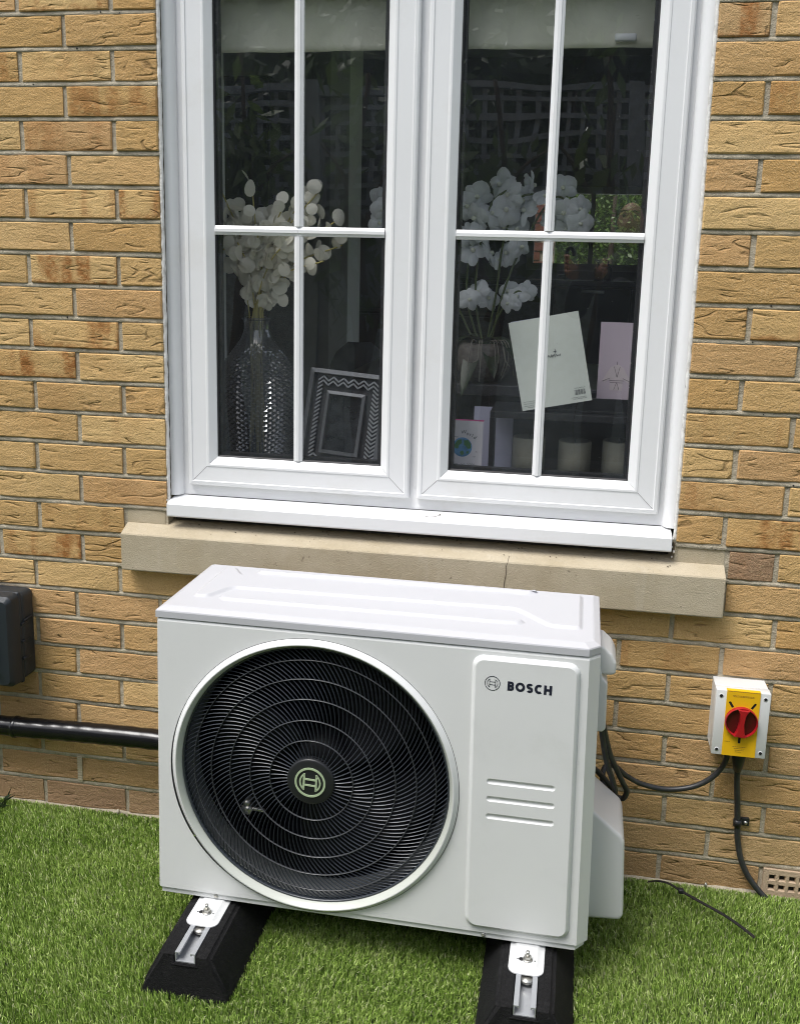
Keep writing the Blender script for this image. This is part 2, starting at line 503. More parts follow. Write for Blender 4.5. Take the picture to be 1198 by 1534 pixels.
def stroked(name, body, parent, loc, rot, h, w, m='ink', gap=.0042):
    """heavy sans letters drawn as flat ribbons"""
    def arc(cx, cz, rx, rz, a0, a1, n=18): return [(cx + rx * math.cos(R(a0 + (a1 - a0) * k / n)), cz + rz * math.sin(R(a0 + (a1 - a0) * k / n))) for k in range(n + 1)]
    i = w / 2
    G = {}
    r1 = (h - w) / 4
    bw = h * .66
    G['B'] = (bw, [[(i, 0), (i, h)], [(i, h - i)] + arc(bw - i - r1 * 1.06, h - i - r1, r1 * .98, r1, 90, -90, 12) + [(i, h / 2)], [(i, h / 2)] + arc(bw - i - r1, i + r1, r1, r1, 90, -90, 12) + [(i, i)]])
    ow = h * .96
    G['O'] = (ow, [arc(ow / 2, h / 2, ow / 2 - i, h / 2 - i, 0, 360, 40)])
    cw = h * .80
    G['C'] = (cw, [arc(cw * .56, h / 2, cw * .56 - i, h / 2 - i, 52, 308, 30)])
    sw_ = h * .68
    G['S'] = (sw_, [arc(sw_ / 2, h - i - r1, sw_ / 2 - i, r1, 32, 270, 18)[:-1] + arc(sw_ / 2, i + r1, sw_ / 2 - i, r1, 90, -148, 18)])
    hw_ = h * .80
    G['H'] = (hw_, [[(i, 0), (i, h)], [(hw_ - i, 0), (hw_ - i, h)], [(i, h / 2), (hw_ - i, h / 2)]])
    mb = MB(); x = 0.0; lay = 0
    for ch in body:
        adv, strokes = G[ch]
        for st in strokes:
            pts = [Vector(p) for p in st]
            closed = (pts[0] - pts[-1]).length < 1e-6
            L_, Rr = [], []
            for k, p in enumerate(pts):
                if closed: t = pts[(k + 1) % (len(pts) - 1)] - pts[k - 1 if k else -2]
                else: t = pts[min(k + 1, len(pts) - 1)] - pts[max(k - 1, 0)]
                t = t.normalized() if t.length > 1e-9 else Vector((1, 0))
                nn = Vector((-t.y, t.x)) * i
                L_.append(p + nn); Rr.append(p - nn)
            y = -.00002 * lay; lay += 1
            vs = [(x + p.x, y, p.y) for p in L_] + [(x + p.x, y, p.y) for p in Rr]
            n = len(pts)
            mb.add(vs, [(k, k + 1, n + k + 1, n + k) for k in range(n - 1)])
        x += adv + gap
    return mb.build(name, M[m], parent, loc, rot, recalc=False)
# ------------------------------------------------------------------ ground
X0, X1 = 0.0, 1.187            # window opening in the brickwork
g = MB(); g.add([(-60, -60, -0.012), (60, -60, -0.012), (60, 60, -0.012), (-60, 60, -0.012)], [(0, 1, 2, 3)])
ground_m = mat('lawn_far', (0.085, 0.14, 0.028), 0.9, var=0.35, vscale=3.0, bump=0.02, bscale=60)
tag(g.build('ground', ground_m), kind='structure')
g = MB(); g.add([(-2.6, -2.0, -0.004), (3.4, -2.0, -0.004), (3.4, 0.004, -0.004), (-2.6, 0.004, -0.004)], [(0, 1, 2, 3)])
tag(g.build('turf_base', M['soil']), kind='structure')

# ------------------------------------------------------------------ brick wall, brick by brick
wall = empty('brick_wall', (0, 0, 0))
tag(wall, 'buff creased brick house wall with grey mortar joints round the window', 'wall')
LP = {0: [-.22], 1: [-.331, -.106], 2: [-.223], 3: [-.334, -.107], 4: [-.22], 5: [-.331, -.105], 6: [-.221], 7: [-.332, -.106], 8: [-.22],
      9: [-.335, -.107], 10: [-.219], 11: [-.331, -.104], 12: [-.22], 13: [-.335, -.107], 14: [-.222], 15: [-.336], 16: [-.444, -.224],
      17: [-.353, -.128], 18: [-.246], 19: [-.356, -.128], 20: [-.25], 21: [-.358, -.134], 22: [-.254], 23: [-.359, -.133], 24: [-.257], 25: [-.358, -.129]}
RP = {0: [1.294], 1: [1.404], 2: [1.294], 3: [1.405], 4: [1.293], 5: [1.404], 6: [1.294], 7: [1.404], 8: [1.299], 9: [1.405], 10: [1.296], 11: [1.407],
      12: [1.297], 13: [1.409], 14: [1.288], 15: [1.402], 16: [1.505], 17: [1.193, 1.412], 18: [1.081, 1.306], 19: [1.195, 1.416], 20: [1.084, 1.309],
      21: [1.198, 1.423], 22: [1.086, 1.311], 23: [1.209, 1.429], 24: [1.09, 1.311], 25: [1.207, 1.436]}
SILL_L, SILL_R = -0.109, 1.299
AIR = (1.441, 1.656)
XA, XB = -1.5, 2.65
bricks = []                     # (course, xa, xb, zc)
for k in range(-13, 26):
    kk = k if k >= 0 else (k % 2)
    j = 0.005
    if k <= -3:                 # above the window head
        ps = sorted(([LP[0][0] + .225 * i for i in range(-7, 13)] if k % 2 == 0 else [LP[1][1] + .225 * i for i in range(-7, 13)]))
        spans = [(a_ + j, b_ - j) for a_, b_ in zip(ps[:-1], ps[1:])]
    elif k <= 16:
        l = LP[kk][:]; r = RP[kk][:]
        le = X0 if k < 15 else SILL_L
        re = X1 if k < 15 else SILL_R
        while l[0] > XA: l.insert(0, l[0] - .225)
        while r[-1] < XB: r.append(r[-1] + .225)
        spans = [(a_ + j, b_ - j) for a_, b_ in zip(l[:-1], l[1:])] + [(l[-1] + j, le - (0.001 if k < 15 else .004))]
        spans += [(re + (0.001 if k < 15 else .004), r[0] - j)] + [(a_ + j, b_ - j) for a_, b_ in zip(r[:-1], r[1:])]
    else:
        l = LP[k][:]; r = RP[k][:]
        n = max(1, round((r[0] - l[-1]) / .225))
        mid = [l[-1] + (r[0] - l[-1]) * i / n for i in range(1, n)]
        ps = l + mid + r
        while ps[0] > XA: ps.insert(0, ps[0] - .225)
        while ps[-1] < XB: ps.append(ps[-1] + .225)
        spans = [(a_ + j, b_ - j) for a_, b_ in zip(ps[:-1], ps[1:])]
        if k == 25: spans = [s_ for s_ in spans if s_[0] < AIR[0] - .05 or s_[0] > AIR[1] - .1]
    for a_, b_ in spans:
        if b_ - a_ > .02: bricks.append((k, a_, b_, 1.95 - .075 * (k + .5)))

def brick_mesh(name, L, seed, nx, nz):
    """brick body with an uneven face and arrises"""
    rr = random.Random(seed)
    D = 0.095; H = 0.065
    f1 = [rr.uniform(0, 6.28) for _ in range(8)]
    def wob(x, z):
        return .0009 * math.sin(38 * x + f1[0] + 30 * z) + .0007 * math.sin(90 * z + f1[1] + 14 * x) + .0006 * math.sin(120 * x + f1[2])
    front = []
    vs, fs = [], []
    for iz in range(nz + 1):
        for ix in range(nx + 1):
            x = -L / 2 + L * ix / nx; z = -H / 2 + H * iz / nz
            ex = ix in (0, nx); ez = iz in (0, nz)
            y = wob(x, z) + rr.uniform(-.0004, .0004)
            if ex or ez: y += .0016 + rr.uniform(0, .0012)
            elif ix in (1, nx - 1) or iz in (1, nz - 1): y += rr.uniform(0, .0005)
            if ex: x += -math.copysign(rr.uniform(0, .0011), x)
            if ez: z += -math.copysign(rr.uniform(0, .0011), z)
            if ex and ez: y += .0010
            # narrow outer rows so the rounding stays at the arris
            if ix == 1: x = -L / 2 + .0035
            if ix == nx - 1: x = L / 2 - .0035
            if iz == 1: z = -H / 2 + .0032
            if iz == nz - 1: z = H / 2 - .0032
            vs.append((x, y, z))
    for iz in range(nz):
        for ix in range(nx):
            a0 = iz * (nx + 1) + ix
            fs.append((a0, a0 + 1, a0 + nx + 2, a0 + nx + 1))
    ring = [ix for ix in range(nx + 1)] + [iz * (nx + 1) + nx for iz in range(1, nz + 1)] + [nz * (nx + 1) + ix for ix in range(nx - 1, -1, -1)] + [iz * (nx + 1) for iz in range(nz - 1, 0, -1)]
    b0 = len(vs)
    for i in ring: vs.append((vs[i][0], D, vs[i][2]))
    m = len(ring)
    for i in range(m): fs.append((ring[i], b0 + i, b0 + (i + 1) % m, ring[(i + 1) % m]))
    mb = MB(); mb.add(vs, fs, True)
    me = mb.mesh(name, M['brick'])
    sharp_by_angle(me, 14)
    return me
full = [brick_mesh('brick', .215, 100 + i, 9, 5) for i in range(9)]
half = [brick_mesh('brick', .1025, 300 + i, 6, 5) for i in range(6)]
FLASH = {(-1, -.22): .8, (0, 1.24): .9, (1, -.22): .3, (2, -.11): .7, (3, -.22): .5, (5, -.22): .55, (5, -.05): .8, (7, -.22): 1.0, (9, -.22): .9, (10, -.33): 1.0,
         (16, -.33): 1.0, (8, 1.41): .9, (14, 1.4): .9, (2, 1.4): .5, (13, 1.3): .4, (12, -.1): .25, (11, 1.3): .4, (1, -.44): .7, (4, -.33): .3, (20, .9): .3}
def seen(x, z): return -0.60 < x < 1.70 and -0.05 < z < 2.06
near = [b_ for b_ in bricks if seen((b_[1] + b_[2]) / 2, b_[3])]
far = [b_ for b_ in bricks if not seen((b_[1] + b_[2]) / 2, b_[3])]
rr = random.Random(5)
for i, (k, xa, xb, zc) in enumerate(near):
    L = xb - xa
    me = full[rr.randrange(9)] if L > .14 else half[rr.randrange(6)]
    base_l = .215 if L > .14 else .1025
    flip = rr.random() < .5
    o = link('brick', me, wall, ((xa + xb) / 2, rr.uniform(-.0009, .0009), zc + rr.uniform(-.0008, .0008)), (0, rr.uniform(-.003, .003) , rr.uniform(-.004, .004)), (L / base_l, 1, 1))
    xc = (xa + xb) / 2
    fl = 0.0
    for (fk, fx), fv in FLASH.items():
        if fk == k and abs(fx - xc) < .075: fl = fv
    if fl == 0.0 and rr.random() < .06: fl = rr.uniform(.15, .35)
    o['flash'] = fl
    o['header'] = 1.0 if L < .14 else 0.0
    pl = 0.0
    if k >= 19: pl = (k - 18) * .045
    if k >= 24: pl = .85 if k == 25 else .42
    if k == 15 and xc > 1.3 and xc < 1.36: pl = .95
    if k == 0 and 1.2 < xc < 1.3: pl = .35
    if k == 25 and xc > .9: pl = .5
    o['plinth'] = pl + rr.uniform(0, .08)
mb = MB()
for (k, xa, xb, zc) in far:
    mb.box(xa, xb, 0.0, .095, zc - .0325, zc + .0325)
o = mb.build('brick_courses', M['brick_far'], wall, bevel=.003)
o['kind'] = 'stuff'
# mortar: core behind the bricks plus a weathered bead in every bed joint
mb = MB()
YM, YB = 0.0045, 0.11
mb.box(-5, X0 + .0005, YM, YB, -.3, 5.2)
mb.box(X1 - .0005, 6, YM, YB, -.3, 5.2)
mb.box(X0 + .0005, X1 - .0005, YM, YB, -.3, .70)
mb.box(X0 + .0005, X1 - .0005, YM, YB, 2.18, 5.2)
for k in range(-13, 27):
    z = 1.95 - .075 * k
    segs = [(XA, XB)]
    if -3 < k <= 15: segs = [(XA, X0 - .001), (X1 + .001, XB)]
    if k == 15: segs = [(XA, X0 - .001), (X1 + .001, XB)]
    if k == 16: segs = [(XA, SILL_L), (SILL_R, XB)]
    for a_, b_ in segs:
        n = max(2, int((b_ - a_) / .022))
        vs, fs = [], []
        rj = random.Random(k * 17 + int(a_ * 10))
        for i in range(n + 1):
            x = a_ + (b_ - a_) * i / n
            vs += [(x, .0062, z + .0062), (x, .0042 + rj.uniform(-.0006, .0008), z + .0030), (x, .0010 + rj.uniform(-.0007, .0011), z - .0050), (x, .0062, z - .0064)]
        for i in range(n):
            for q in range(3): fs.append((i * 4 + q, i * 4 + q + 1, i * 4 + q + 5, i * 4 + q + 4))
        mb.add(vs, fs, True)
mb.build('mortar', M['mortar'], wall, recalc=False)
mb = MB(); rj = random.Random(8)
n = 120; vs, fs = [], []
for i in range(n + 1):
    x = XA + (XB - XA) * i / n
    vs += [(x, .004, .0065 + rj.uniform(-.003, .003)), (x, -.003 + rj.uniform(-.003, .002), .004 + rj.uniform(-.003, .003)), (x, -.010 + rj.uniform(-.004, .004), -.006)]
for i in range(n):
    for q in range(2): fs.append((i * 3 + q, i * 3 + q + 1, i * 3 + q + 4, i * 3 + q + 3))
mb.add(vs, fs, True); mb.build('mortar_haunching', M['mortar'], wall, recalc=False)
# a few dark pits in the joints
mb = MB()
for (x, z) in ((-.13, 1.951), (-.085, 1.948), (-.19, 1.876), (-.30, 1.80), (1.455, 1.275), (1.34, 1.352), (1.31, 1.276), (1.42, .974), (1.345, 1.124), (-.24, 1.277), (-.155, 1.352)):
    mb.tube([(x, .0012, z), (x, .006, z)], random.uniform(.0012, .0025), 7)
mb.build('joint_pits', M['dark'], wall)
# weep vent in the perpend of the lower left course
mb = MB()
mb.box(-.262, -.250, -.001, .02, .078, .147)
for i in range(9): mb.box(-.2625, -.2495, -.0022, .0, .082 + i * .0072, .0855 + i * .0072)
mb.build('weep_vent', M['weep'], wall)
# clay air brick with square holes
mb = MB()
za0, za1 = .0035, .0695
nxh, nzh = 9, 2
holes = []
for i in range(nxh):
    for q in range(nzh):
        cx = AIR[0] + .020 + i * .0222; cz = .0245 + q * .0245
        holes.append([(cx - .0062, cz - .0058), (cx + .0062, cz - .0058), (cx + .0062, cz + .0058), (cx - .0062, cz + .0058)])
big = [[(x + math.copysign(.002, x - sum(p[0] for p in h) / 4), z + math.copysign(.002, z - sum(p[1] for p in h) / 4)) for x, z in h] for h in holes]
outer = [(AIR[0], za0), (AIR[1], za0), (AIR[1], za1), (AIR[0], za1)]
mb.bm(fill_holes(outer, big, lambda x, z: (x, -.0045, z)))
for h0, h1 in zip(big, holes):
    mb.loops([[(x, -.0045, z) for x, z in h0], [(x, -.0015, z) for x, z in h1], [(x, .0041, z) for x, z in h1]], cap0=False, cap1=False)
mb.loops([[(x, -.0045, z) for x, z in outer], [(x, .0044, z) for x, z in outer]], cap0=False, cap1=False)
ab = mb.build('air_brick', M['terra'], wall, recalc=False)
mb = MB(); mb.box(AIR[0] + .006, AIR[1] - .006, .0036, .0043, za0 + .006, za1 - .006); mb.build('hole_shade', M['dark'], ab)  # dark sheet paints the shade deep inside the holes

# ------------------------------------------------------------------ stone sill
sill = MB()
xl, xr = -.104, 1.294
def prof_loop(x, pts): return [(x, y, z) for y, z in pts]
body = [(.095, .6765), (-.036, .6765), (-.038, .679), (-.038, .766), (-.036, .769), (.0, .785), (.06, .797), (.095, .800)]
sill.loops([prof_loop(xl, body), prof_loop(xr, body)])
st = tag(sill.build('stone_sill', M['stone'], None, bevel=.0025), 'beige cast stone window sill set in the brick wall above the heat pump', 'sill')
for xa, xb in ((xl + .0005, X0 - .006), (X1 + .006, xr - .0005)):
    mb = MB(); mb.box(xa, xb, .0035, .09, .785, .8225); mb.build('stooling', M['stone'], st, bevel=.0015)
mb = MB()
cr = [(.817, -.0385, .700), (.8175, -.0386, .722), (.8205, -.0386, .741), (.8195, -.0386, .757), (.823, -.0375, .768), (.8245, -.020, .777)]
mb.tube(cr, .0006, 5)
mb.build('crack', mat('crack_dirt', (.05, .04, .03), .9), st)
mb = MB()
for i in range(26):
    x = random.uniform(.03, 1.2); y = random.uniform(-.02, .03); z = .7855 + y * .3
    s_ = random.uniform(.0007, .0018)
    mb.rbox(x - s_, x + s_, y - s_ * .6, y + s_ * .6, z - .001, z + s_ * .6, s_ * .28, 1)
o = mb.build('debris', mat('debris', (.10, .085, .06), .9, var=.5, vscale=60), st); o['kind'] = 'stuff'

# ------------------------------------------------------------------ window
win = empty('casement_window', (0, 0, .85))
tag(win, 'white plastic double casement window with glazing bars in the brick wall', 'window')
def W(mb, name, m, parent=win, **kw):
    o = mb.build(name, m, parent, **kw)
    if parent is win: o.location = (0, 0, -.85)
    return o
def ring(mb, x0, x1, z0, z1, prof, smooth=False, closed=False):
    lp = []
    for d, y in prof: lp.append([(x0 + d, y, z0 + d), (x1 - d, y, z0 + d), (x1 - d, y, z1 - d), (x0 + d, y, z1 - d)])
    if closed: lp.append(lp[0])
    return mb.loops(lp, cap0=False, cap1=False, smooth=smooth)
ZT = 2.135
mb = MB()
ring(mb, .001, X1 - .001, .852, ZT, [(.0, .12), (.0, .046), (.001, .044), (.052, .044), (.053, .046), (.053, .06), (.066, .062), (.066, .12)])
mb.box(.566, .622, .0442, .118, .904, ZT - .06)
outer = W(mb, 'outer_frame', M['upvc'], bevel=.0012)
SASH = ((.045, .583), (.602, 1.1465))
ZS0, ZS1 = .884, ZT - .036
bars_z = 1.4855
for i, (sx0, sx1) in enumerate(SASH):
    mb = MB()
    ring(mb, sx0, sx1, ZS0, ZS1, [(.0, .043), (.0, .0305), (.0035, .0275), (.0105, .0265), (.0115, .0285), (.047, .0285), (.048, .0270), (.053, .0270), (.0695, .0405), (.070, .047)])
    s_ = W(mb, 'sash', M['upvc'], bevel=.0007)
    g0, g1, gz0, gz1 = sx0 + .07, sx1 - .07, ZS0 + .07, ZS1 - .07
    # mitre seams
    mb = MB()
    for (cx, cz, dx, dz) in ((sx0, ZS0, 1, 1), (sx1, ZS0, -1, 1), (sx0, ZS1, 1, -1), (sx1, ZS1, -1, -1)):
        a_ = .012; b_ = .052; w = .00035
        mb.add([(cx + dx * (a_ - w), .0283, cz + dz * (a_ + w)), (cx + dx * (a_ + w), .0283, cz + dz * (a_ - w)), (cx + dx * (.047 + w), .0283, cz + dz * (.047 - w)), (cx + dx * (.047 - w), .0283, cz + dz * (.047 + w))], [(0, 1, 2, 3)])
        mb.add([(cx + dx * (.0545 - w), .0279, cz + dz * (.0545 + w)), (cx + dx * (.0545 + w), .0279, cz + dz * (.0545 - w)), (cx + dx * (.0690 + w), .0398, cz + dz * (.0690 - w)), (cx + dx * (.0690 - w), .0398, cz + dz * (.0690 + w))], [(0, 1, 2, 3)])
    mb.build('mitre_seam', mat('seam_grey', (.22, .22, .22), .6), s_)
    mb = MB()
    ring(mb, g0 - .002, g1 + .002, gz0 - .002, gz1 + .002, [(.0, .0425), (.003, .0415), (.0052, .0440), (.0052, .050)])
    mb.build('gasket', M['gasket'], s_)
    mb = MB()
    ring(mb, g0 - .004, g1 + .004, gz0 - .004, gz1 + .004, [(.0, .0505), (.0135, .0505), (.0135, .069), (.0, .069)], closed=True)
    mb.build('glazing_spacer', M['gasket'], s_)
    mb = MB()
    mb.add([(g0 - .004, .0466, gz0 - .004), (g1 + .004, .0466, gz0 - .004), (g1 + .004, .0466, gz1 + .004), (g0 - .004, .0466, gz1 + .004)], [(0, 1, 2, 3)])
    me_o = mb.build('pane', M['glass'], s_)
    # applied glazing bars, moulded
    xc = (g0 + g1) / 2
    hw = .0105
    def barprof(c): return [(c - hw, .0462), (c - hw, .0405), (c - hw + .003, .0385), (c - .0042, .0372), (c - .0034, .0352), (c + .0034, .0352), (c + .0042, .0372), (c + hw - .003, .0385), (c + hw, .0405), (c + hw, .0462)]
    for za, zb in ((gz0 + .0005, bars_z - hw - .0004), (bars_z + hw + .0004, gz1 - .0005)):
        mb = MB(); mb.loops([[(x, y, za) for x, y in barprof(xc)], [(x, y, zb) for x, y in barprof(xc)]])
        mb.build('glazing_bar', M['upvc'], s_)
    for xa, xb in ((g0 + .0005, xc - .0003), (xc + .0003, g1 - .0005)):
        mb = MB(); mb.loops([[(xa, y, z) for z, y in barprof(bars_z)], [(xb, y, z) for z, y in barprof(bars_z)]])
        mb.build('glazing_bar', M['upvc'], s_)
    # dried splashes on the glass
    mb = MB()
    rs = random.Random(30 + i)
    for q in range(14 if i == 0 else 42):
        x = rs.uniform(g0 + .02, g1 - .02) if i == 0 else min(g1 - .01, rs.gauss(xc + .10, .09)); z = rs.uniform(gz0 + .02, 1.93)
        if abs(x - xc) < .014 or abs(z - bars_z) < .014 or x < g0 + .01: continue
        r_ = rs.choice((.0004, .0005, .0006, .0008))
        mb.add([(x + r_ * math.cos(t_ * 1.047), .0460, z + r_ * 1.3 * math.sin(t_ * 1.047)) for t_ in range(6)], [(0, 1, 2, 3, 4, 5)])
    if i == 1:
        for (x, z, l) in ((.762, 1.878, .008), (.94, 1.706, .007)):
            mb.add([(x, .0460, z), (x + .0015, .0460, z), (x + .0015 + l * .4, .0460, z + l), (x + l * .4, .0460, z + l)], [(0, 1, 2, 3)])
    o = mb.build('water_spots', mat('dried_water_spot', (.5, .5, .48), .7), s_, recalc=False); o['kind'] = 'stuff'
# cover trims between frame and brick
for x0, x1, sgn in ((.0035, .0275, 1), (1.158, 1.1825, -1)):
    mb = MB()
    pr = []
    n = 8
    for q in range(n + 1):
        an = math.pi / 2 * q / n
        pr.append((math.cos(an), math.sin(an)))
    xo, xi = (x0, x1) if sgn > 0 else (x1, x0)
    pts = [(xo, .0440), (xi, .0440)] + [(xo + (xi - xo) * (c_ if True else 0), .0440 - .024 * s__) for c_, s__ in pr]
    mb.loops([[(x, y, .8565) for x, y in pts], [(x, y, ZT - .02) for x, y in pts]])
    W(mb, 'cover_trim', M['upvc'], auto=30)
for x, sg in ((.0005, 1), (X1 - .0005, -1)):
    mb = MB()
    rs = random.Random(11)
    pts = [(x + sg * rs.uniform(.0002, .0012), .0085 + rs.uniform(-.0012, .0012), .83 + i * .0105) for i in range(124)]
    mb.tube(pts, [rs.uniform(.0046, .0058) for _ in pts], 7)
    W(mb, 'sealant_bead', M['caulk'])
# projecting plastic sill
mb = MB()
sp = [(.10, .8515), (.10, .846), (-.008, .838), (-.008, .8145), (-.012, .8115), (-.0165, .8125), (-.0175, .816), (-.0175, .8425), (-.0155, .8455), (.043, .8545)]
mb.loops([[(.006, y, z) for y, z in sp], [(1.1775, y, z) for y, z in sp]])
W(mb, 'projecting_sill', M['upvc'], bevel=.0012)
mb = MB(); mb.box(.01, 1.176, .030, .10, .795, .838); W(mb, 'painted_gap_shade', mat('gap_shade_dark', (.035, .032, .028), .9))  # dark block paints the shade in the gap under the plastic sill
mb = MB(); mb.box(.03, 1.157, .0425, .0448, .8518, .8555); W(mb, 'gap_line', M['dark'])
# torn sealant at the sill ends
for x, sg in ((.002, 1), (1.183, -1)):
    mb = MB(); rs = random.Random(int(x * 100) + 3)
    for q in range(5):
        a_ = rs.uniform(.0018, .0036)
        cx, cy, cz = x + sg * rs.uniform(-.003, .004), rs.uniform(-.010, .004), rs.uniform(.796, .848)
        bm = bmesh.new(); bmesh.ops.create_icosphere(bm, subdivisions=1, radius=a_)
        for v in bm.verts: v.co = Vector((cx, cy, cz)) + Vector((v.co.x * .8, v.co.y, v.co.z * rs.uniform(.9, 1.7)))
        mb.bm(bm, True)
    W(mb, 'torn_sealant', M['caulk'])
# twig lying on the plastic sill
mb = MB()
tw = [(.628, .004, .8500), (.637, .0035, .8499), (.648, .006, .8505), (.656, .012, .8522), (.660, .016, .8532)]
mb.tube(catmull(tw, 5), .0006, 5)
mb.tube([(.6585, .0145, .8530), (.6610, .017, .8536)], .0016, 6)
tag(mb.build('twig', mat('twig_brown', (.07, .05, .035), .8)), 'tiny curled dark twig lying on the white window sill', 'twig')

# ------------------------------------------------------------------ artificial turf
def turf(name, x0, x1, y0, y1, per_cm2, w, seed, skip, hgt=(.012, .019), keep=None):
    rng = np.random.default_rng(seed)
    n = int((x1 - x0) * (y1 - y0) * 1e4 * per_cm2)
    # stitched in tufts
    nt = n // 6
    gx = max(2, int(np.sqrt(nt * (x1 - x0) / (y1 - y0)))); gy = nt // gx; nt = gx * gy
    ii, jj = np.meshgrid(np.arange(gx), np.arange(gy))
    cell = (x1 - x0) / gx
    tx = x0 + (ii.ravel() + .5) * cell + rng.normal(0, cell * .32, nt); ty = y0 + (jj.ravel() + .5) * (y1 - y0) / gy + rng.normal(0, cell * .32, nt)
    bx = np.repeat(tx, 6) + rng.normal(0, .0022, nt * 6); by = np.repeat(ty, 6) + rng.normal(0, .0022, nt * 6)
    ok = np.ones(len(bx), bool)
    for (a_, b_, c_, d_) in skip: ok &= ~((bx > a_) & (bx < b_) & (by > c_) & (by < d_))
    ok &= by < -.002
    bx, by = bx[ok], by[ok]; n = len(bx)
    h = rng.uniform(*hgt, n) * (0.85 + 0.3 * (np.sin(bx * 7 + 1.3) * np.sin(by * 9 + bx * 4) * .5 + .5)) * np.clip(.35 + (-by - .003) / .030, .35, 1)
    az = rng.uniform(0, 2 * np.pi, n)
    lean = np.abs(rng.normal(.28, .25, n))
    lx = np.cos(az) * lean + .12 * np.sin(bx * 5 + by * 3); ly = np.sin(az) * lean - .16
    fa = rng.uniform(0, np.pi, n); ww = w * rng.uniform(.7, 1.25, n)
    dx, dy = np.cos(fa) * ww / 2, np.sin(fa) * ww / 2
    z0 = np.full(n, -.004)
    V = np.empty((n, 5, 3))
    V[:, 0] = np.stack([bx - dx, by - dy, z0], 1); V[:, 1] = np.stack([bx + dx, by + dy, z0], 1)
    mx, my, mz = bx + lx * h * .45, by + ly * h * .45, h * .62
    V[:, 2] = np.stack([mx + dx * .9, my + dy * .9, mz], 1); V[:, 3] = np.stack([mx - dx * .9, my - dy * .9, mz], 1)
    V[:, 4] = np.stack([bx + lx * h, by + ly * h, h * .6 + h * .40 / (1 + lean * lean)], 1)
    Fq = (np.arange(n) * 5)[:, None] + np.array([0, 1, 2, 3]); Ft = (np.arange(n) * 5)[:, None] + np.array([3, 2, 4])
    me = bpy.data.meshes.new(name)
    me.vertices.add(n * 5); me.vertices.foreach_set('co', V.ravel())
    me.loops.add(n * 7)
    li = np.concatenate([Fq, Ft], 1).ravel()
    me.loops.foreach_set('vertex_index', li.astype(np.int32))
    me.polygons.add(n * 2)
    st = np.empty(n * 2, np.int32); st[0::2] = np.arange(n) * 7; st[1::2] = np.arange(n) * 7 + 4
    me.polygons.foreach_set('loop_start', st)
    tot = np.empty(n * 2, np.int32); tot[0::2] = 4; tot[1::2] = 3
    me.polygons.foreach_set('loop_total', tot)
    at = me.attributes.new('tint', 'FLOAT', 'POINT')
    patch = .10 * (np.sin(bx * 11 + 2 * np.sin(by * 13)) * np.sin(by * 17 + 1.5))
    tint = np.clip(rng.normal(.55, .24, n) + patch, 0, .88)
    tint[rng.random(n) < .07] = rng.uniform(.88, 1.0)
    at.data.foreach_set('value', np.repeat(tint, 5).astype(np.float32))
    me.update(calc_edges=True)
    me.materials.append(M['grass'])
    o = link(name, me)
    return o
SKIP = [(.176, .357, -.588, -.19), (.832, 1.014, -.594, -.19)]
tag(turf('turf', -.85, 1.85, -.78, 0.0, 15.0, .0018, 3, SKIP), 'short bright green artificial grass laid in front of the wall', 'grass', kind='stuff')
tag(turf('turf_beyond', -2.6, 3.4, -2.0, 0.0, 1.3, .0045, 4, [(-.86, 1.86, -.79, .1)]), 'artificial grass lawn nearer the viewer than the heat pump', 'grass', kind='stuff')
# ------------------------------------------------------------------ heat pump outdoor unit
YAW = R(-0.4)
UX, UY = .1553, -.4239
hp = empty('heat_pump', (UX, UY, 0), (0, 0, YAW))
tag(hp, 'white heat pump outdoor unit with round black fan grille below the window', 'heat pump')
UW, UD = .869, .300             # width over the right chamfer, depth
ZC, ZB, ZTOP, ZLID = .120, .104, .7205, .7415
DR = .010                       # draft of the pressing towards the base
FC = (.3225, .4085)             # fan centre
R_OPEN = .2938
def dr(u, z):
    t = (ZTOP - z) / (ZTOP - ZC)
    return u + (u / .85 * 2 - 1) * DR * t
def P(u, v, z): return (dr(u, z), v, z)
# casing: front sheet with the fan opening, folded corners, sides, back
mb = MB()
face = rrect(.004, .8485, ZC, ZTOP - .008, .0008, 1)
mb.bm(fill_holes(face, [circle(*FC, R_OPEN, 96)], lambda u, z: P(u, 0, z)))
# front edges folding back
mb.add([P(.004, 0, ZC), P(.004, 0, ZTOP - .008), P(.0, .005, ZTOP - .006), P(.0, .005, ZC)], [(0, 1, 2, 3)])
mb.add([P(.0, .005, ZC), P(.0, .005, ZTOP - .006), P(.0, UD, ZTOP - .006), P(.0, UD, ZC)], [(0, 1, 2, 3)])
mb.add([P(.8485, 0, ZC), P(.8485, 0, ZTOP - .008), P(UW, .022, ZTOP - .008), P(UW, .022, ZC)], [(0, 1, 2, 3)])
mb.add([P(UW, .022, ZC), P(UW, .022, ZTOP - .008), P(UW, UD, ZTOP - .008), P(UW, UD, ZC)], [(0, 1, 2, 3)])
mb.add([P(.0, UD, ZC), P(.0, UD, ZTOP - .006), P(UW, UD, ZTOP - .006), P(UW, UD, ZC)], [(0, 1, 2, 3)])
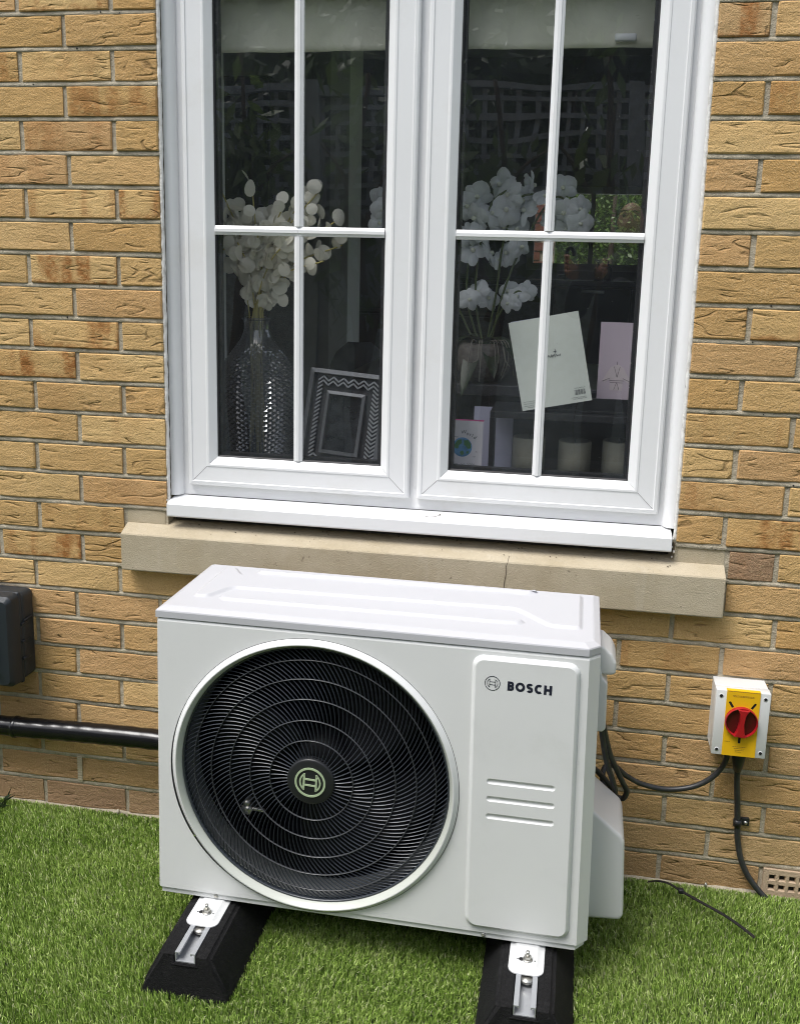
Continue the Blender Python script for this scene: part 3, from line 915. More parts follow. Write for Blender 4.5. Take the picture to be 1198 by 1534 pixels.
# rounded top fold of the front sheet
fold = [(0, ZTOP - .008), (.0012, ZTOP - .0045), (.0040, ZTOP - .0015), (.009, ZTOP - .0005), (.02, ZTOP - .0005)]
for (v0, z0), (v1, z1) in zip(fold[:-1], fold[1:]):
    mb.add([P(.004, v0, z0), P(.8485, v0, z0), P(.8485, v1, z1), P(.004, v1, z1)], [(0, 1, 2, 3)], True)
    k0 = (v0, z0); k1 = (v1, z1)
    mb.add([P(.8485, v0, z0), P(UW, .022 + v0 * .3, z0), P(UW - v1 * .6, .022 + v1 * .6, z1), P(.8485, v1, z1)], [(0, 1, 2, 3)], True)
    mb.add([P(.0, .005 + v0 * .3, z0), P(.004, v0, z0), P(.004, v1, z1), P(.0 + v1 * .3, .005 + v1 * .5, z1)], [(0, 1, 2, 3)], True)
# bottom return of the sheet
mb.add([P(.0, .005, ZC), P(.004, .0, ZC), P(.8485, .0, ZC), P(UW, .022, ZC), P(UW - .004, .026, ZC - .0005), P(.846, .0035, ZC - .0005), P(.006, .0035, ZC - .0005), P(.004, .007, ZC - .0005)], [(0, 1, 6, 7), (1, 2, 5, 6), (2, 3, 4, 5)])
casing = mb.build('casing', M['casing'], hp)
# base tray
mb = MB()
def tray(z, i): return [(dr(.006, ZC) + i, .004 + i, z), (dr(.846, ZC) - i, .004 + i, z), (dr(UW - .006, ZC) - i, .026 + i, z), (dr(UW - .006, ZC) - i, UD - .004 - i, z), (dr(.006, ZC) + i, UD - .004 - i, z)]
mb.loops([tray(ZC + .004, 0), tray(ZB + .003, 0), tray(ZB, .003)], cap0=True, cap1=True)
mb.build('base_tray', M['casing'], hp)
# lid with chamfered edge and pressed ribs
def lidloop(z, i, r=.014):
    pts = [(-.001 + i, -.001 + i), (.8475 - i * .6, -.001 + i), (UW - .0005 - i, .0215 + i * .6), (UW - .0005 - i, UD + .002 - i), (-.001 + i, UD + .002 - i)]
    return [(u, v, z) for u, v in pts]
mb = MB()
L_ = [lidloop(ZTOP, .0), lidloop(ZTOP + .0125, .0), lidloop(ZTOP + .0150, .001), lidloop(ZLID, .0125), lidloop(ZLID + .0008, .016)]
mb.loops(L_, cap0=True, cap1=False)
outerlid = [(p[0], p[1]) for p in L_[-1]]
def inset(poly, d):
    n = len(poly); out = []
    for i in range(n):
        p0, p1, p2 = Vector(poly[i - 1]), Vector(poly[i]), Vector(poly[(i + 1) % n])
        a_, b_ = (p1 - p0).normalized(), (p2 - p1).normalized()
        n1 = Vector((-a_.y, a_.x)); n2 = Vector((-b_.y, b_.x))
        m = n1 + n2
        m = m / max(.35, m.dot(n1))
        out.append(tuple(p1 + m * d))
    return out
def smooth_poly(poly, r=.012, n=3):
    out = []
    m = len(poly)
    for i in range(m):
        p0, p1, p2 = Vector(poly[i - 1]), Vector(poly[i]), Vector(poly[(i + 1) % m])
        d0 = (p0 - p1); d2 = (p2 - p1)
        r0 = min(r, d0.length * .45); r2 = min(r, d2.length * .45)
        a_ = p1 + d0.normalized() * r0; b_ = p1 + d2.normalized() * r2
        for k in range(n + 1):
            t = k / n
            q = a_ * (1 - t) ** 2 + p1 * 2 * t * (1 - t) + b_ * t * t
            out.append((q.x, q.y))
    return out
plate = smooth_poly([(.045, .070), (.082, .070), (.112, .135), (.665, .150), (.700, .150), (.770, .072), (.835, .072), (.835, .274), (.770, .274), (.735, .235), (.105, .222), (.072, .274), (.045, .274)])
slot1 = smooth_poly([(.112, .062), (.715, .070), (.728, .088), (.712, .104), (.112, .098), (.098, .080)], .010)
slot2 = smooth_poly([(.125, .246), (.725, .256), (.745, .276), (.125, .276)], .008)
ribs = [plate, slot1, slot2]
zt = ZLID + .0008
mb.bm(fill_holes(outerlid, ribs, lambda u, v: (u, v, zt)))
for rb, h in ((plate, .0055), (slot1, .0055), (slot2, .0055)):
    mb.loops([[(u, v, zt) for u, v in rb], [(u, v, zt + h * .12) for u, v in inset(rb, .0020)], [(u, v, zt + h * .5) for u, v in inset(rb, .0045)], [(u, v, zt + h * .88) for u, v in inset(rb, .0070)], [(u, v, zt + h) for u, v in inset(rb, .0090)]], cap0=False, cap1=False, smooth=True)
    mb.bm(fill_holes(inset(rb, .0090), [], lambda u, v: (u, v, zt + h)))
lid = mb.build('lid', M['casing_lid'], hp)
lb = lid.modifiers.new('bevel', 'BEVEL'); lb.width = .0022; lb.segments = 2; lb.limit_method = 'ANGLE'; lb.angle_limit = R(38)
# bell-mouth ring
def FP(r, an, v): return (dr(FC[0] + r * math.cos(an), FC[1]), v, FC[1] + r * math.sin(an))
mb = MB()
prof = [(.2948, .004), (.2948, -.0004), (.2938, -.0010), (.2893, -.0058), (.2876, -.0083), (.2864, -.0094), (.2850, -.0096), (.2842, -.0094)]
mb.lathe([(r, v) for r, v in prof], 128, 'y', (FC[0], 0, FC[1]))
bell = mb.build('bell_mouth', M['casing'], hp)
mb = MB(); mb.lathe([(.2842, -.0093), (.2834, -.0086), (.2772, .0010), (.2764, .0035), (.2760, .022)], 128, 'y', (FC[0], 0, FC[1])); mb.build('accent_ring', M['accent'], bell)
mb = MB(); mb.lathe([(.2936, .002), (.2958, .002)], 128, 'y', (FC[0], -.0022, FC[1])); mb.build('seam', mat('seam_dark', (.10, .10, .10), .6), bell)
mb = MB(); mb.lathe([(.2759, .0215), (.2759, .030), (.270, .034), (.268, .075)], 96, 'y', (FC[0], 0, FC[1])); mb.build('shroud', M['shroud'], hp)
mb = MB(); mb.lathe([(.2678, .0755), (.2675, .19)], 96, 'y', (FC[0], 0, FC[1])); mb.build('inner_duct', M['fan'], hp)
mb = MB(); mb.lathe([(.268, .185), (.001, .185)], 64, 'y', (FC[0], 0, FC[1]))
mb.build('coil', M['coil'], hp)
# grille: concentric rings and swept spokes
def dome(r): return -.010 + .016 * (r / .276) ** 2
RR = [.0475, .0855, .1275, .1705, .2115, .2495, .2755]
for r in RR[1:6]:
    mb = MB(); v = dome(r)
    mb.lathe([(r - .00065, v + .003), (r - .00065, v - .0003), (r, v - .0009), (r + .00065, v - .0003), (r + .00065, v + .003)], 128, 'y', (FC[0], 0, FC[1]))
    mb.build('grille_ring', M['ring'], hp)
mb = MB(); v = dome(.274)
mb.lathe([(.2722, v + .010), (.2722, v - .0005), (.2738, v - .0014), (.2757, v - .0005), (.2757, v + .010)], 128, 'y', (FC[0], 0, FC[1]))
mb.build('grille_rim', M['grille'], hp)
NS = [50, 78, 104, 124, 140, 150]
def twist(r):
    q_ = max(0, r - .045)
    return 2.2 * q_ + 4.6 * q_ * q_
mb = MB()
for z_, (ra, rb) in enumerate(zip(RR[:-1], RR[1:])):
    for k in range(NS[z_]):
        th = 2 * math.pi * (k + .37 * z_) / NS[z_]
        vs = []
        m = 5
        for q in range(m + 1):
            r = ra + (rb - ra) * q / m
            an = th + twist(r) - twist(ra)
            dn = twist(r + .001) - twist(r - .001)
            tx = Vector((math.cos(an) * .002 - r * dn * math.sin(an), math.sin(an) * .002 + r * dn * math.cos(an))).normalized()
            nx = Vector((-tx.y, tx.x)) * .00064
            cx, cz = FC[0] + r * math.cos(an), FC[1] + r * math.sin(an)
            v = dome(r) + .0015
            vs += [(cx + nx.x, v + .0028, cz + nx.y), (cx + nx.x, v + .0006, cz + nx.y), (cx, v, cz), (cx - nx.x, v + .0006, cz - nx.y), (cx - nx.x, v + .0028, cz - nx.y)]
        fs = [(q * 5 + s, q * 5 + s + 1, q * 5 + s + 6, q * 5 + s + 5) for q in range(m) for s in range(4)]
        mb.add(vs, fs, True)
o = mb.build('grille_spokes', M['grille'], hp, recalc=False); o['kind'] = 'stuff'
sharp_by_angle(o.data, 50)
# hub cap and its emblem
mb = MB()
v = dome(.0475)
mb.lathe([(.0485, v + .012), (.0485, v - .001), (.0470, v - .0030), (.044, v - .0038), (.0005, v - .0045)], 64, 'y', (FC[0], 0, FC[1]))
hub = mb.build('hub_cap', M['black_plastic'], hp)
def emblem(name, mt, parent, cu, cz, v, s, tilt=0.0, th=.0006, w=1.0):
    """ring with an armature: two curved side pieces joined by two bars"""
    mb = MB()
    ct, st_ = math.cos(tilt), math.sin(tilt)
    def T(a_, b_, d): return (cu + s * (a_ * ct - b_ * st_), v - d, cz + s * (a_ * st_ + b_ * ct))
    n = 56
    def annsec(r0, r1, a0, a1, m):
        loop = [(r1 * math.cos(a0 + (a1 - a0) * k / m), r1 * math.sin(a0 + (a1 - a0) * k / m)) for k in range(m + 1)]
        inn = [(r0 * math.cos(a0 + (a1 - a0) * k / m), r0 * math.sin(a0 + (a1 - a0) * k / m)) for k in range(m + 1)]
        for k in range(m):
            mb.prism([loop[k], loop[k + 1], inn[k + 1], inn[k]], T, 0, th)
    annsec(1 - .13 * w, 1.0, 0, 2 * math.pi, n)
    lim = math.acos(.42 / .70)
    annsec(.70 - .10 * w, .70, -lim, lim, 16)
    annsec(.70 - .10 * w, .70, math.pi - lim, math.pi + lim, 16)
    hh = .70 * math.sin(lim)
    for sg in (-1, 1):
        x0, x1 = sorted((sg * .34, sg * (.34 + .12 * w)))
        mb.prism([(x0, -hh), (x1, -hh), (x1, hh), (x0, hh)], T, 0, th)
    for zb in (-.20, .20):
        mb.prism([(-.34, zb - .055 * w), (.34, zb - .055 * w), (.34, zb + .055 * w), (-.34, zb + .055 * w)], T, 0, th * .98)
    return mb.build(name, mt, parent)
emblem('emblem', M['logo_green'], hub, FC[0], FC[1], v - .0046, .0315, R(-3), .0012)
# fan behind the grille
mb = MB()
mb.lathe([(.001, .058), (.045, .060), (.055, .075), (.055, .15)], 40, 'y', (FC[0], 0, FC[1]))
fan = mb.build('fan', M['fan'], hp)
for k in range(3):
    mb = MB()
    vs, fs = [], []
    na, nr = 12, 6
    for q in range(nr + 1):
        r = .05 + .205 * q / nr
        for s in range(na + 1):
            an = 2 * math.pi * k / 3 + (s / na) * R(88) + .5 * (r - .05) / .2
            vs.append((FC[0] + r * math.cos(an), .068 + .080 * s / na - .01 * math.sin(math.pi * s / na), FC[1] + r * math.sin(an)))
    for q in range(nr):
        for s in range(na): fs.append((q * (na + 1) + s, q * (na + 1) + s + 1, (q + 1) * (na + 1) + s + 1, (q + 1) * (na + 1) + s))
    mb.add(vs, fs, True)
    b_ = mb.build('fan_blade', M['fan'], fan)
    so = b_.modifiers.new('solid', 'SOLIDIFY'); so.thickness = .003
for z_ in (-.145, .120):
    mb = MB(); mb.box(FC[0] - .19, FC[0] + .19, .150, .160, FC[1] + z_, FC[1] + z_ + .025); mb.build('motor_bracket', M['coil'], fan)
mb = MB()
for dx, dz, r_ in ((-.152, -.098, .012), (-.150, -.113, .017)):
    mb.tube([(FC[0] + dx, .040, FC[1] + dz), (FC[0] + dx, .062, FC[1] + dz)], r_ * .55, 10)
mb.tube([(FC[0] - .165, .050, FC[1] - .112), (FC[0] - .115, .050, FC[1] - .114)], .004, 8)
mb.build('sensor_clip', M['zinc'], fan)
# raised service panel with three grooves
mb = MB()
pu0, pu1, pz0, pz1 = .6335, .8335, .1335, .7050
def PP(u, z, v): return P(u, v, z)
hl = .0125
sl = []
for zc in (.4530, .4165, .3800):
    sl.append(rrect(.668, .7965, zc - .0058, zc + .0058, .0056, 5))
o1 = rrect(pu0, pu1, pz0, pz1, .022, 8); o2 = rrect(pu0 + .0035, pu1 - .0035, pz0 + .0035, pz1 - .0035, .0195, 8); o3 = rrect(pu0 + .0072, pu1 - .0072, pz0 + .0072, pz1 - .0072, .016, 8)
mb.loops([[PP(u, z, .001) for u, z in o1], [PP(u, z, -.0012) for u, z in o1], [PP(u, z, -.0065) for u, z in o2], [PP(u, z, -.0085) for u, z in o3]], cap0=False, cap1=False, smooth=True)
mb.bm(fill_holes(o3, sl, lambda u, z: PP(u, z, -.0085)))
for h in sl:
    i1 = inset(h, .0022); i2 = inset(h, .0042)
    mb.loops([[PP(u, z, -.0085) for u, z in h], [PP(u, z, -.0060) for u, z in i1], [PP(u, z, -.0052) for u, z in i2]], cap0=False, cap1=True, smooth=True)
panel = mb.build('service_panel', M['casing'], hp)
emblem('panel_emblem', M['ink'], panel, dr(.6725, .652), .6535, -.0087, .0145, R(-1.0), .0002, .62)
stroked('brand_lettering', 'BOSCH', panel, (dr(.7005, .651), -.0087, .6420), (0, R(.8), 0), .0187, .0050, gap=.0024)
# lower edge screws
for u in (.1225, .6705):
    mb = MB()
    mb.lathe([(.0046, .002), (.0046, -.0012), (.0035, -.0026), (.0002, -.0030)], 16, 'y', (dr(u, ZC), .004, ZB + .0085))
    mb.box(dr(u, ZC) - .0026, dr(u, ZC) + .0026, .0006, .0014, ZB + .0081, ZB + .0089)
    mb.build('screw', M['zinc'], hp)
# mounting legs under the tray
for cu in (.1105, .7650):
    lg = MB()
    y0, y1, w = -.074, .03, .034
    def LR(i_, z_): return [(u, v, z_) for u, v in rrect(cu - w + i_, cu + w - i_, y0 + i_, y1, max(.003, .017 - i_ * .8), 5)]
    z0 = .0962
    lg.loops([LR(0, z0), LR(0, z0 + .0022), LR(.0025, z0 + .0032), LR(.008, z0 + .0034), LR(.0125, z0 + .0072), LR(.0150, z0 + .0078)], smooth=True)
    leg = lg.build('leg', M['white_plastic'], hp, auto=45)
    mb = MB(); mb.lathe([(.0002, .0032), (.0050, .0030), (.0050, .0), ], 12, 'z', (cu - .010, -.040, z0 + .0052)); mb.build('slot_hole', M['dark'], leg)
    mb = MB()
    mb.lathe([(.0095, .0), (.0095, .0018), (.0040, .0019)], 18, 'z', (cu + .002, -.040, z0 + .0080))
    hexp = [(cu + .002 + .0072 * math.cos(R(60 * k + 12)), -.040 + .0072 * math.sin(R(60 * k + 12))) for k in range(6)]
    mb.loops([[(a_, b_, z0 + .0098) for a_, b_ in hexp], [(a_, b_, z0 + .0166) for a_, b_ in hexp]])
    mb.tube([(cu + .002, -.040, z0 + .017), (cu + .002, -.040, z0 + .0265)], .0036, 10)
    mb.build('bolt', M['zinc'], leg)
    for du in (-.017, .016):
        mb = MB(); mb.lathe([(.0002, .0002), (.0016, .0002)], 8, 'z', (cu + du, -.041, z0 + .0080)); mb.build('pin_hole', M['dark'], leg, recalc=False)
# right side: handle, wiring cover, valve cover
def side(name, pts, v0, v1, b_):
    """outline in (u,z) extruded along depth with rounded edges"""
    bm = bmesh.new()
    lo = [bm.verts.new((u, v0, z)) for u, z in pts]; hi = [bm.verts.new((u, v1, z)) for u, z in pts]
    n = len(pts)
    bm.faces.new(lo); bm.faces.new(hi[::-1])
    for i in range(n): bm.faces.new((lo[i], hi[i], hi[(i + 1) % n], lo[(i + 1) % n]))
    bmesh.ops.recalc_face_normals(bm, faces=bm.faces[:])
    bmesh.ops.bevel(bm, geom=bm.edges[:], offset=b_, segments=3, affect='EDGES', profile=.6)
    mb = MB(); mb.bm(bm, True)
    return mb.build(name, M['white_plastic'], hp, auto=50)
side('carry_handle', [(.855, .690), (.878, .688), (.896, .672), (.905, .655), (.905, .632), (.896, .628), (.855, .628)], .14, .235, .006)
side('wiring_cover', [(.855, .660), (.872, .650), (.880, .622), (.890, .612), (.892, .515), (.886, .508), (.855, .508)], .135, .225, .004)
side('valve_cover', [(.855, .350), (.875, .347), (.938, .296), (.944, .284), (.952, .118), (.946, .106), (.855, .100)], .115, .270, .008)
# ------------------------------------------------------------------ rubber feet with aluminium rail
def rubber_foot(cx, yf, label):
    t = empty('rubber_foot', (cx, yf, 0))
    tag(t, label, 'support foot', 'rubber feet carrying the heat pump')
    ln = .40
    prof = [(-.0945, -.01), (.0945, -.01), (.0895, .022), (.0515, .0955), (.0226, .0955), (.0226, .0748), (-.0226, .0748), (-.0226, .0955), (-.0515, .0955), (-.0895, .022)]
    def slab(y, s): return [(x * (1 if abs(x) < .03 else s), y - (.008 * (1 - max(0, z) / .0955) if y < 0 else 0), z if z < .08 else z - (1 - s) * .12) for x, z in prof]
    bm = bmesh.new()
    lp = [[bm.verts.new(p) for p in slab(y, s)] for y, s in ((-.010, .965), (.006, 1.0), (ln - .006, 1.0), (ln, .985))]
    n = len(prof)
    for l0, l1 in zip(lp[:-1], lp[1:]):
        for i in range(n): bm.faces.new((l0[i], l0[(i + 1) % n], l1[(i + 1) % n], l1[i]))
    bm.faces.new(lp[0][::-1]); bm.faces.new(lp[-1])
    bmesh.ops.recalc_face_normals(bm, faces=bm.faces[:])
    ed = [e_ for e_ in bm.edges if all(abs(v.co.x) > .03 and v.co.z > 0 for v in e_.verts)]
    bmesh.ops.bevel(bm, geom=ed, offset=.006, segments=3, affect='EDGES')
    mb = MB(); mb.bm(bm, True)
    mb.build('rubber_block', M['rubber'], t, auto=55)
    # notch lip under the rail end
    mb = MB(); mb.box(-.027, .027, -.0135, .004, .0705, .0735); mb.build('rail_pocket', M['rubber'], t, bevel=.0008)
    # lipped channel
    mb = MB()
    w, h, th = .0205, .021, .0022
    prof = [(-w, 0), (w, 0), (w, h), (w - .0095, h), (w - .0095, h - .005), (w - .0095 + th, h - .005), (w - .0095 + th, h - th), (w - th, h - th), (w - th, th), (-w + th, th), (-w + th, h - th), (-w + .0095 - th, h - th), (-w + .0095 - th, h - .005), (-w + .0095, h - .005), (-w + .0095, h), (-w, h)]
    z0 = .0755
    mb.loops([[(x, -.0085, z0 + z) for x, z in prof], [(x, ln - .02, z0 + z) for x, z in prof]])
    rail = mb.build('rail', M['alu'], t)
    mb = MB(); mb.lathe([(.0002, .002), (.012, .002), (.012, -.004)], 20, 'z', (.0, .072, z0 + h - .006)); mb.build('rail_nut', M['zinc'], rail)
    return t
rubber_foot(.2665, -.571, 'black rubber foot with aluminium rail under the left end of the heat pump')
rubber_foot(.9230, -.577, 'black rubber foot with aluminium rail under the right end, by the service panel')

# ------------------------------------------------------------------ black wrapped pipe running into the unit
mb = MB()
pts = catmull([(-1.2, -.048, .236), (-.75, -.048, .237), (-.45, -.049, .2385), (-.30, -.049, .242), (-.18, -.050, .2455), (-.02, -.051, .2475), (.12, -.058, .245), (.24, -.07, .24)], 10)
rs = random.Random(2)
mb.tube(pts, [.0255 + .0007 * math.sin(i * 1.7) + rs.uniform(-.0004, .0004) for i in range(len(pts))], 20)
pipe = tag(mb.build('insulated_pipe', M['tape']), 'black wrapped insulated pipe running along the wall into the heat pump', 'pipe')
mb = MB()
for x in (-.402, -.398): mb.lathe([(.0258, -.004), (.0272, 0), (.0258, .004)], 20, 'z', (0, 0, 0))
mb = MB()
for x0 in (-.400,):
    vs, fs = [], []
    for q, dx in enumerate((-.006, -.003, .003, .006)):
        r_ = .0262 if q in (0, 3) else .0278
        for k in range(20):
            an = 2 * math.pi * k / 20
            vs.append((x0 + dx, -.049 + r_ * math.cos(an), .239 + r_ * math.sin(an)))
    for q in range(3):
        for k in range(20): fs.append((q * 20 + k, q * 20 + (k + 1) % 20, (q + 1) * 20 + (k + 1) % 20, (q + 1) * 20 + k))
    mb.add(vs, fs, True)
mb.build('pipe_band', M['tape'], pipe)

# ------------------------------------------------------------------ dark meter box at the left edge
box = empty('meter_box', (-.53, 0, .354))
tag(box, 'dark grey plastic junction box on the wall at the left edge', 'box')
def BX(mb, name, m, **kw):
    o = mb.build(name, m, box, **kw); o.location = (.53, 0, -.354); return o
mb = MB()
mb.rbox(-.725, -.362, -.058, .004, .372, .600, .016, 4)
mb.rbox(-.735, -.3655, -.062, -.050, .366, .604, .005, 2)
BX(mb, 'back_shell', M['meter'], auto=45)
bm = bmesh.new()
def bl(y, ix, iz0, iz1, r):
    return [bm.verts.new((x, y, z)) for x, z in rrect(-.735 + ix, -.366 - ix, .366 + iz0, .604 - iz1, r, 5)]
lps = [bl(-.0622, .0, 0, 0, .014), bl(-.092, .002, .003, .002, .014), bl(-.104, .010, .012, .012, .012), bl(-.105, .034, .035, .055, .010), bl(-.118, .050, .052, .085, .010)]
for l0, l1 in zip(lps[:-1], lps[1:]):
    n = len(l0)
    for i in range(n): bm.faces.new((l0[i], l0[(i + 1) % n], l1[(i + 1) % n], l1[i]))
bm.faces.new(lps[-1]); bm.faces.new(lps[0][::-1])
mb = MB(); mb.bm(bm, True)
BX(mb, 'cover', M['meter'], auto=30)
for z in (.430, .475, .520):
    mb = MB(); mb.rbox(-.3665, -.3610, -.060, -.030, z - .004, z + .004, .0015, 1); BX(mb, 'hinge_knuckle', M['meter'])
mb = MB()
for z in (.425, .518):
    mb = MB(); mb.rbox(-.3645, -.3608, -.056, -.026, z, z + .007, .001, 1); BX(mb, 'hinge_leaf', M['meter'])
mb = MB(); mb.tube(catmull([(-.362, -.050, .527), (-.3595, -.036, .531), (-.361, -.016, .529)], 6), .0028, 6)
BX(mb, 'latch_arm', M['meter'])

# ------------------------------------------------------------------ isolator switch
sw = empty('isolator_switch', (1.346, 0, .375))
tag(sw, 'grey isolator box with yellow plate and red rotary knob on the wall', 'switch')
def SW(mb, name, m, parent=None, **kw):
    o = mb.build(name, m, parent or sw, **kw)
    if parent is None: o.location = (-1.346, 0, -.375)
    return o
sx0, sx1, sz0, sz1, sd = 1.2905, 1.4025, .3765, .5265, -.0735
mb = MB(); mb.rbox(sx0, sx1, -.045, .003, sz0, sz1, .0015, 1)
SW(mb, 'enclosure', M['grey_box'], auto=40)
mb = MB(); mb.rbox(sx0 - .0008, sx1 + .0008, sd, -.0462, sz0 - .0008, sz1 + .0008, .0018, 2)
SW(mb, 'cover', M['grey_box'], auto=40)
yx0, yx1 = 1.3115, 1.3815
kc = (1.3460, .4590)
mb = MB()
hole = circle(*kc, .0345, 40)
slots = []
for an in (122, 58, -90):
    c_, s_ = math.cos(R(an)), math.sin(R(an))
    slots.append([(kc[0] + c_ * r - s_ * w, kc[1] + s_ * r + c_ * w) for r, w in ((.0365, -.0026), (.0505, -.0026), (.0525, 0), (.0505, .0026), (.0365, .0026))])
mb.bm(fill_holes([(yx0, sz0 + .0005), (yx1, sz0 + .0005), (yx1, sz1 - .0005), (yx0, sz1 - .0005)], slots, lambda x, z: (x, sd - .0016, z)))
fr = [(yx0, sz0 + .0005), (yx1, sz0 + .0005), (yx1, sz1 - .0005), (yx0, sz1 - .0005)]
mb.loops([[(x, sd - .0016, z) for x, z in fr], [(x, sd - .0001, z) for x, z in fr]], cap0=False, cap1=False)
yp = SW(mb, 'yellow_plate', M['yellow'], recalc=False)
for s_ in slots:
    mb = MB(); mb.add([(x, sd - .0006, z) for x, z in s_], [tuple(range(5))]); SW(mb, 'lock_slot', M['dark'], recalc=False)
# fold of the plate over the top of the box
mb = MB(); mb.box(yx0, yx1, sd - .0016, sd + .010, sz1 + .0009, sz1 + .0022); SW(mb, 'plate_fold', M['yellow'])
mb = MB()
mb.lathe([(.0345, .0), (.0345, -.0085), (.0338, -.0100), (.0328, -.0100), (.0320, -.0085), (.0312, -.0030)], 48, 'y', (kc[0], sd - .0014, kc[1]))
kn = SW(mb, 'rotary_knob', M['red'], auto=50)
kn_parent = kn
mb = MB(); mb.lathe([(.0314, -.0030), (.0002, -.0030)], 40, 'y', (kc[0], sd - .0014, kc[1])); mb.build('knob_recess', M['red_dark'], kn)
mb = MB()
gp = [(-.0120, .0315), (-.0062, .020), (-.0048, 0), (-.0080, -.020), (-.0125, -.0310), (.0125, -.0310), (.0080, -.020), (.0048, 0), (.0062, .020), (.0120, .0315)]
gp = [(x * math.cos(R(-3)) - z * math.sin(R(-3)), x * math.sin(R(-3)) + z * math.cos(R(-3))) for x, z in gp]
mb.loops([[(kc[0] + x, sd - .0040, kc[1] + z) for x, z in gp], [(kc[0] + x, sd - .0155, kc[1] + z) for x, z in gp], [(kc[0] + x * .86, sd - .0172, kc[1] + z * .97) for x, z in gp]])
mb.build('knob_grip', M['red'], kn)
for x in (sx0 + .010, sx1 - .010):
    for z in (sz0 + .012, sz1 - .012):
        mb = MB(); mb.lathe([(.0046, .0), (.0046, -.0006), (.0034, -.0007)], 16, 'y', (x, sd, z)); s_ = SW(mb, 'screw_cap', M['white_plastic'])
        mb = MB(); mb.lathe([(.0034, -.0004), (.0002, -.0004)], 14, 'y', (x, sd - .0005, z)); mb.build('screw_hole', M['dark'], s_, recalc=False)
# faint moulded print on the plate
mb = MB()
rs = random.Random(9)
for (x0, x1, z) in ((1.3245, 1.369, .5175), (1.3255, 1.369, .5150), (1.333, 1.362, .3985), (1.336, 1.358, .3945), (1.338, 1.357, .3905), (1.339, 1.352, .3865), (1.3150, 1.327, .4095)):
    x = x0
    while x < x1:
        l = rs.uniform(.0012, .0045); mb.box(x, min(x + l, x1), sd - .0019, sd - .00165, z, z + .0011); x += l + .0008
o = SW(mb, 'small_print', mat('print_brown', (.30, .17, .02), .6)); o['kind'] = 'stuff'
mb = MB(); mb.tube([(1.355, -.040, .378), (1.355, -.040, .360), (1.3555, -.037, .342), (1.356, -.033, .322)], [.0150, .0150, .0125, .0085], 14)
SW(mb, 'cable_gland', M['black_plastic'])

# ------------------------------------------------------------------ cables
def cable(name, pts, r, label, m='cable'):
    mb = MB(); mb.tube(catmull(pts, 10), r, 10)
    return tag(mb.build(name, M[m]), label, 'cable')
cable('looped_cable', [(1.044, -.205, .515), (1.048, -.200, .480), (1.068, -.175, .400), (1.098, -.140, .325), (1.1115, -.125, .292), (1.106, -.118, .270), (1.090, -.115, .272), (1.072, -.118, .300), (1.045, -.13, .335), (1.02, -.15, .36)], .0062, 'black cable hanging in the outer loop beside the heat pump')
cable('power_cable', [(1.040, -.205, .515), (1.045, -.200, .470), (1.060, -.180, .390), (1.080, -.160, .325), (1.085, -.15, .297), (1.076, -.140, .284), (1.064, -.13, .292), (1.058, -.115, .318), (1.066, -.10, .334), (1.085, -.08, .325), (1.115, -.06, .293), (1.155, -.040, .266), (1.21, -.030, .2555), (1.265, -.028, .268), (1.305, -.03, .298), (1.327, -.034, .337), (1.333, -.036, .379)], .0062, 'black power cable curving along the bricks to the isolator switch')
cc = cable('supply_cable', [(1.356, -.033, .34), (1.359, -.026, .29), (1.3655, -.017, .24), (1.371, -.0125, .185), (1.3755, -.012, .14), (1.386, -.013, .094), (1.404, -.015, .055), (1.432, -.018, .02), (1.468, -.022, -.012)], .0068, 'black supply cable clipped to the bricks dropping from isolator to the grass')
mb = MB()
ca = (1.371, -.0125, .183)
pl = [(ca[0] + .0092 * math.cos(R(a_)), ca[1] + .0092 * math.sin(R(a_))) for a_ in range(90, 361, 15)]
pl2 = [(ca[0] + .0072 * math.cos(R(a_)), ca[1] + .0072 * math.sin(R(a_))) for a_ in range(360, 89, -15)]
loop = pl + [(ca[0] + .010, -.0045), (ca[0] + .026, -.0045), (ca[0] + .026, -.002), (ca[0] + .0075, -.002)]
mb.box(ca[0] + .008, ca[0] + .027, -.0085, -.0015, ca[2] - .009, ca[2] + .010)
vs, fs = [], []
for z in (ca[2] - .008, ca[2] + .008):
    for x, y in pl: vs.append((x, y, z))
n = len(pl)
for i in range(n - 1): fs.append((i, i + 1, n + i + 1, n + i))
mb.add(vs, fs, True)
clip = tag(mb.build('cable_clip', M['black_plastic'], bevel=.001), 'small black cable clip screwed to the brick wall', 'clip')
clip.modifiers.new('solid', 'SOLIDIFY').thickness = .0012
mb = MB(); mb.lathe([(.0044, .0), (.0040, -.002), (.0002, -.003)], 14, 'y', (ca[0] + .0185, -.0086, ca[2] - .001)); mb.build('screw', M['zinc'], clip)

# ------------------------------------------------------------------ odds and ends on the grass
mb = MB()
tp = catmull([(1.180, -.052, .030), (1.202, -.056, .038), (1.226, -.066, .041), (1.251, -.080, .036), (1.288, -.110, .036), (1.334, -.150, .038), (1.366, -.180, .036), (1.392, -.205, .031)], 8)
vs, fs = [], []
for i, p in enumerate(tp):
    w = .0034 if i > 22 else .0026
    vs += [(p.x - w * .6, p.y - w, p.z - .0008), (p.x + w * .6, p.y + w, p.z - .0008), (p.x + w * .6, p.y + w, p.z + .0010), (p.x - w * .6, p.y - w, p.z + .0010)]
for i in range(len(tp) - 1):
    for k in range(4): fs.append((i * 4 + k, i * 4 + (k + 1) % 4, (i + 1) * 4 + (k + 1) % 4, (i + 1) * 4 + k))
fs += [(0, 1, 2, 3), tuple(4 * (len(tp) - 1) + k for k in (3, 2, 1, 0))]
mb.add(vs, fs)
tie = tag(mb.build('cable_tie', M['black_plastic']), 'thin black cable tie lying on the grass beside the unit', 'cable tie')
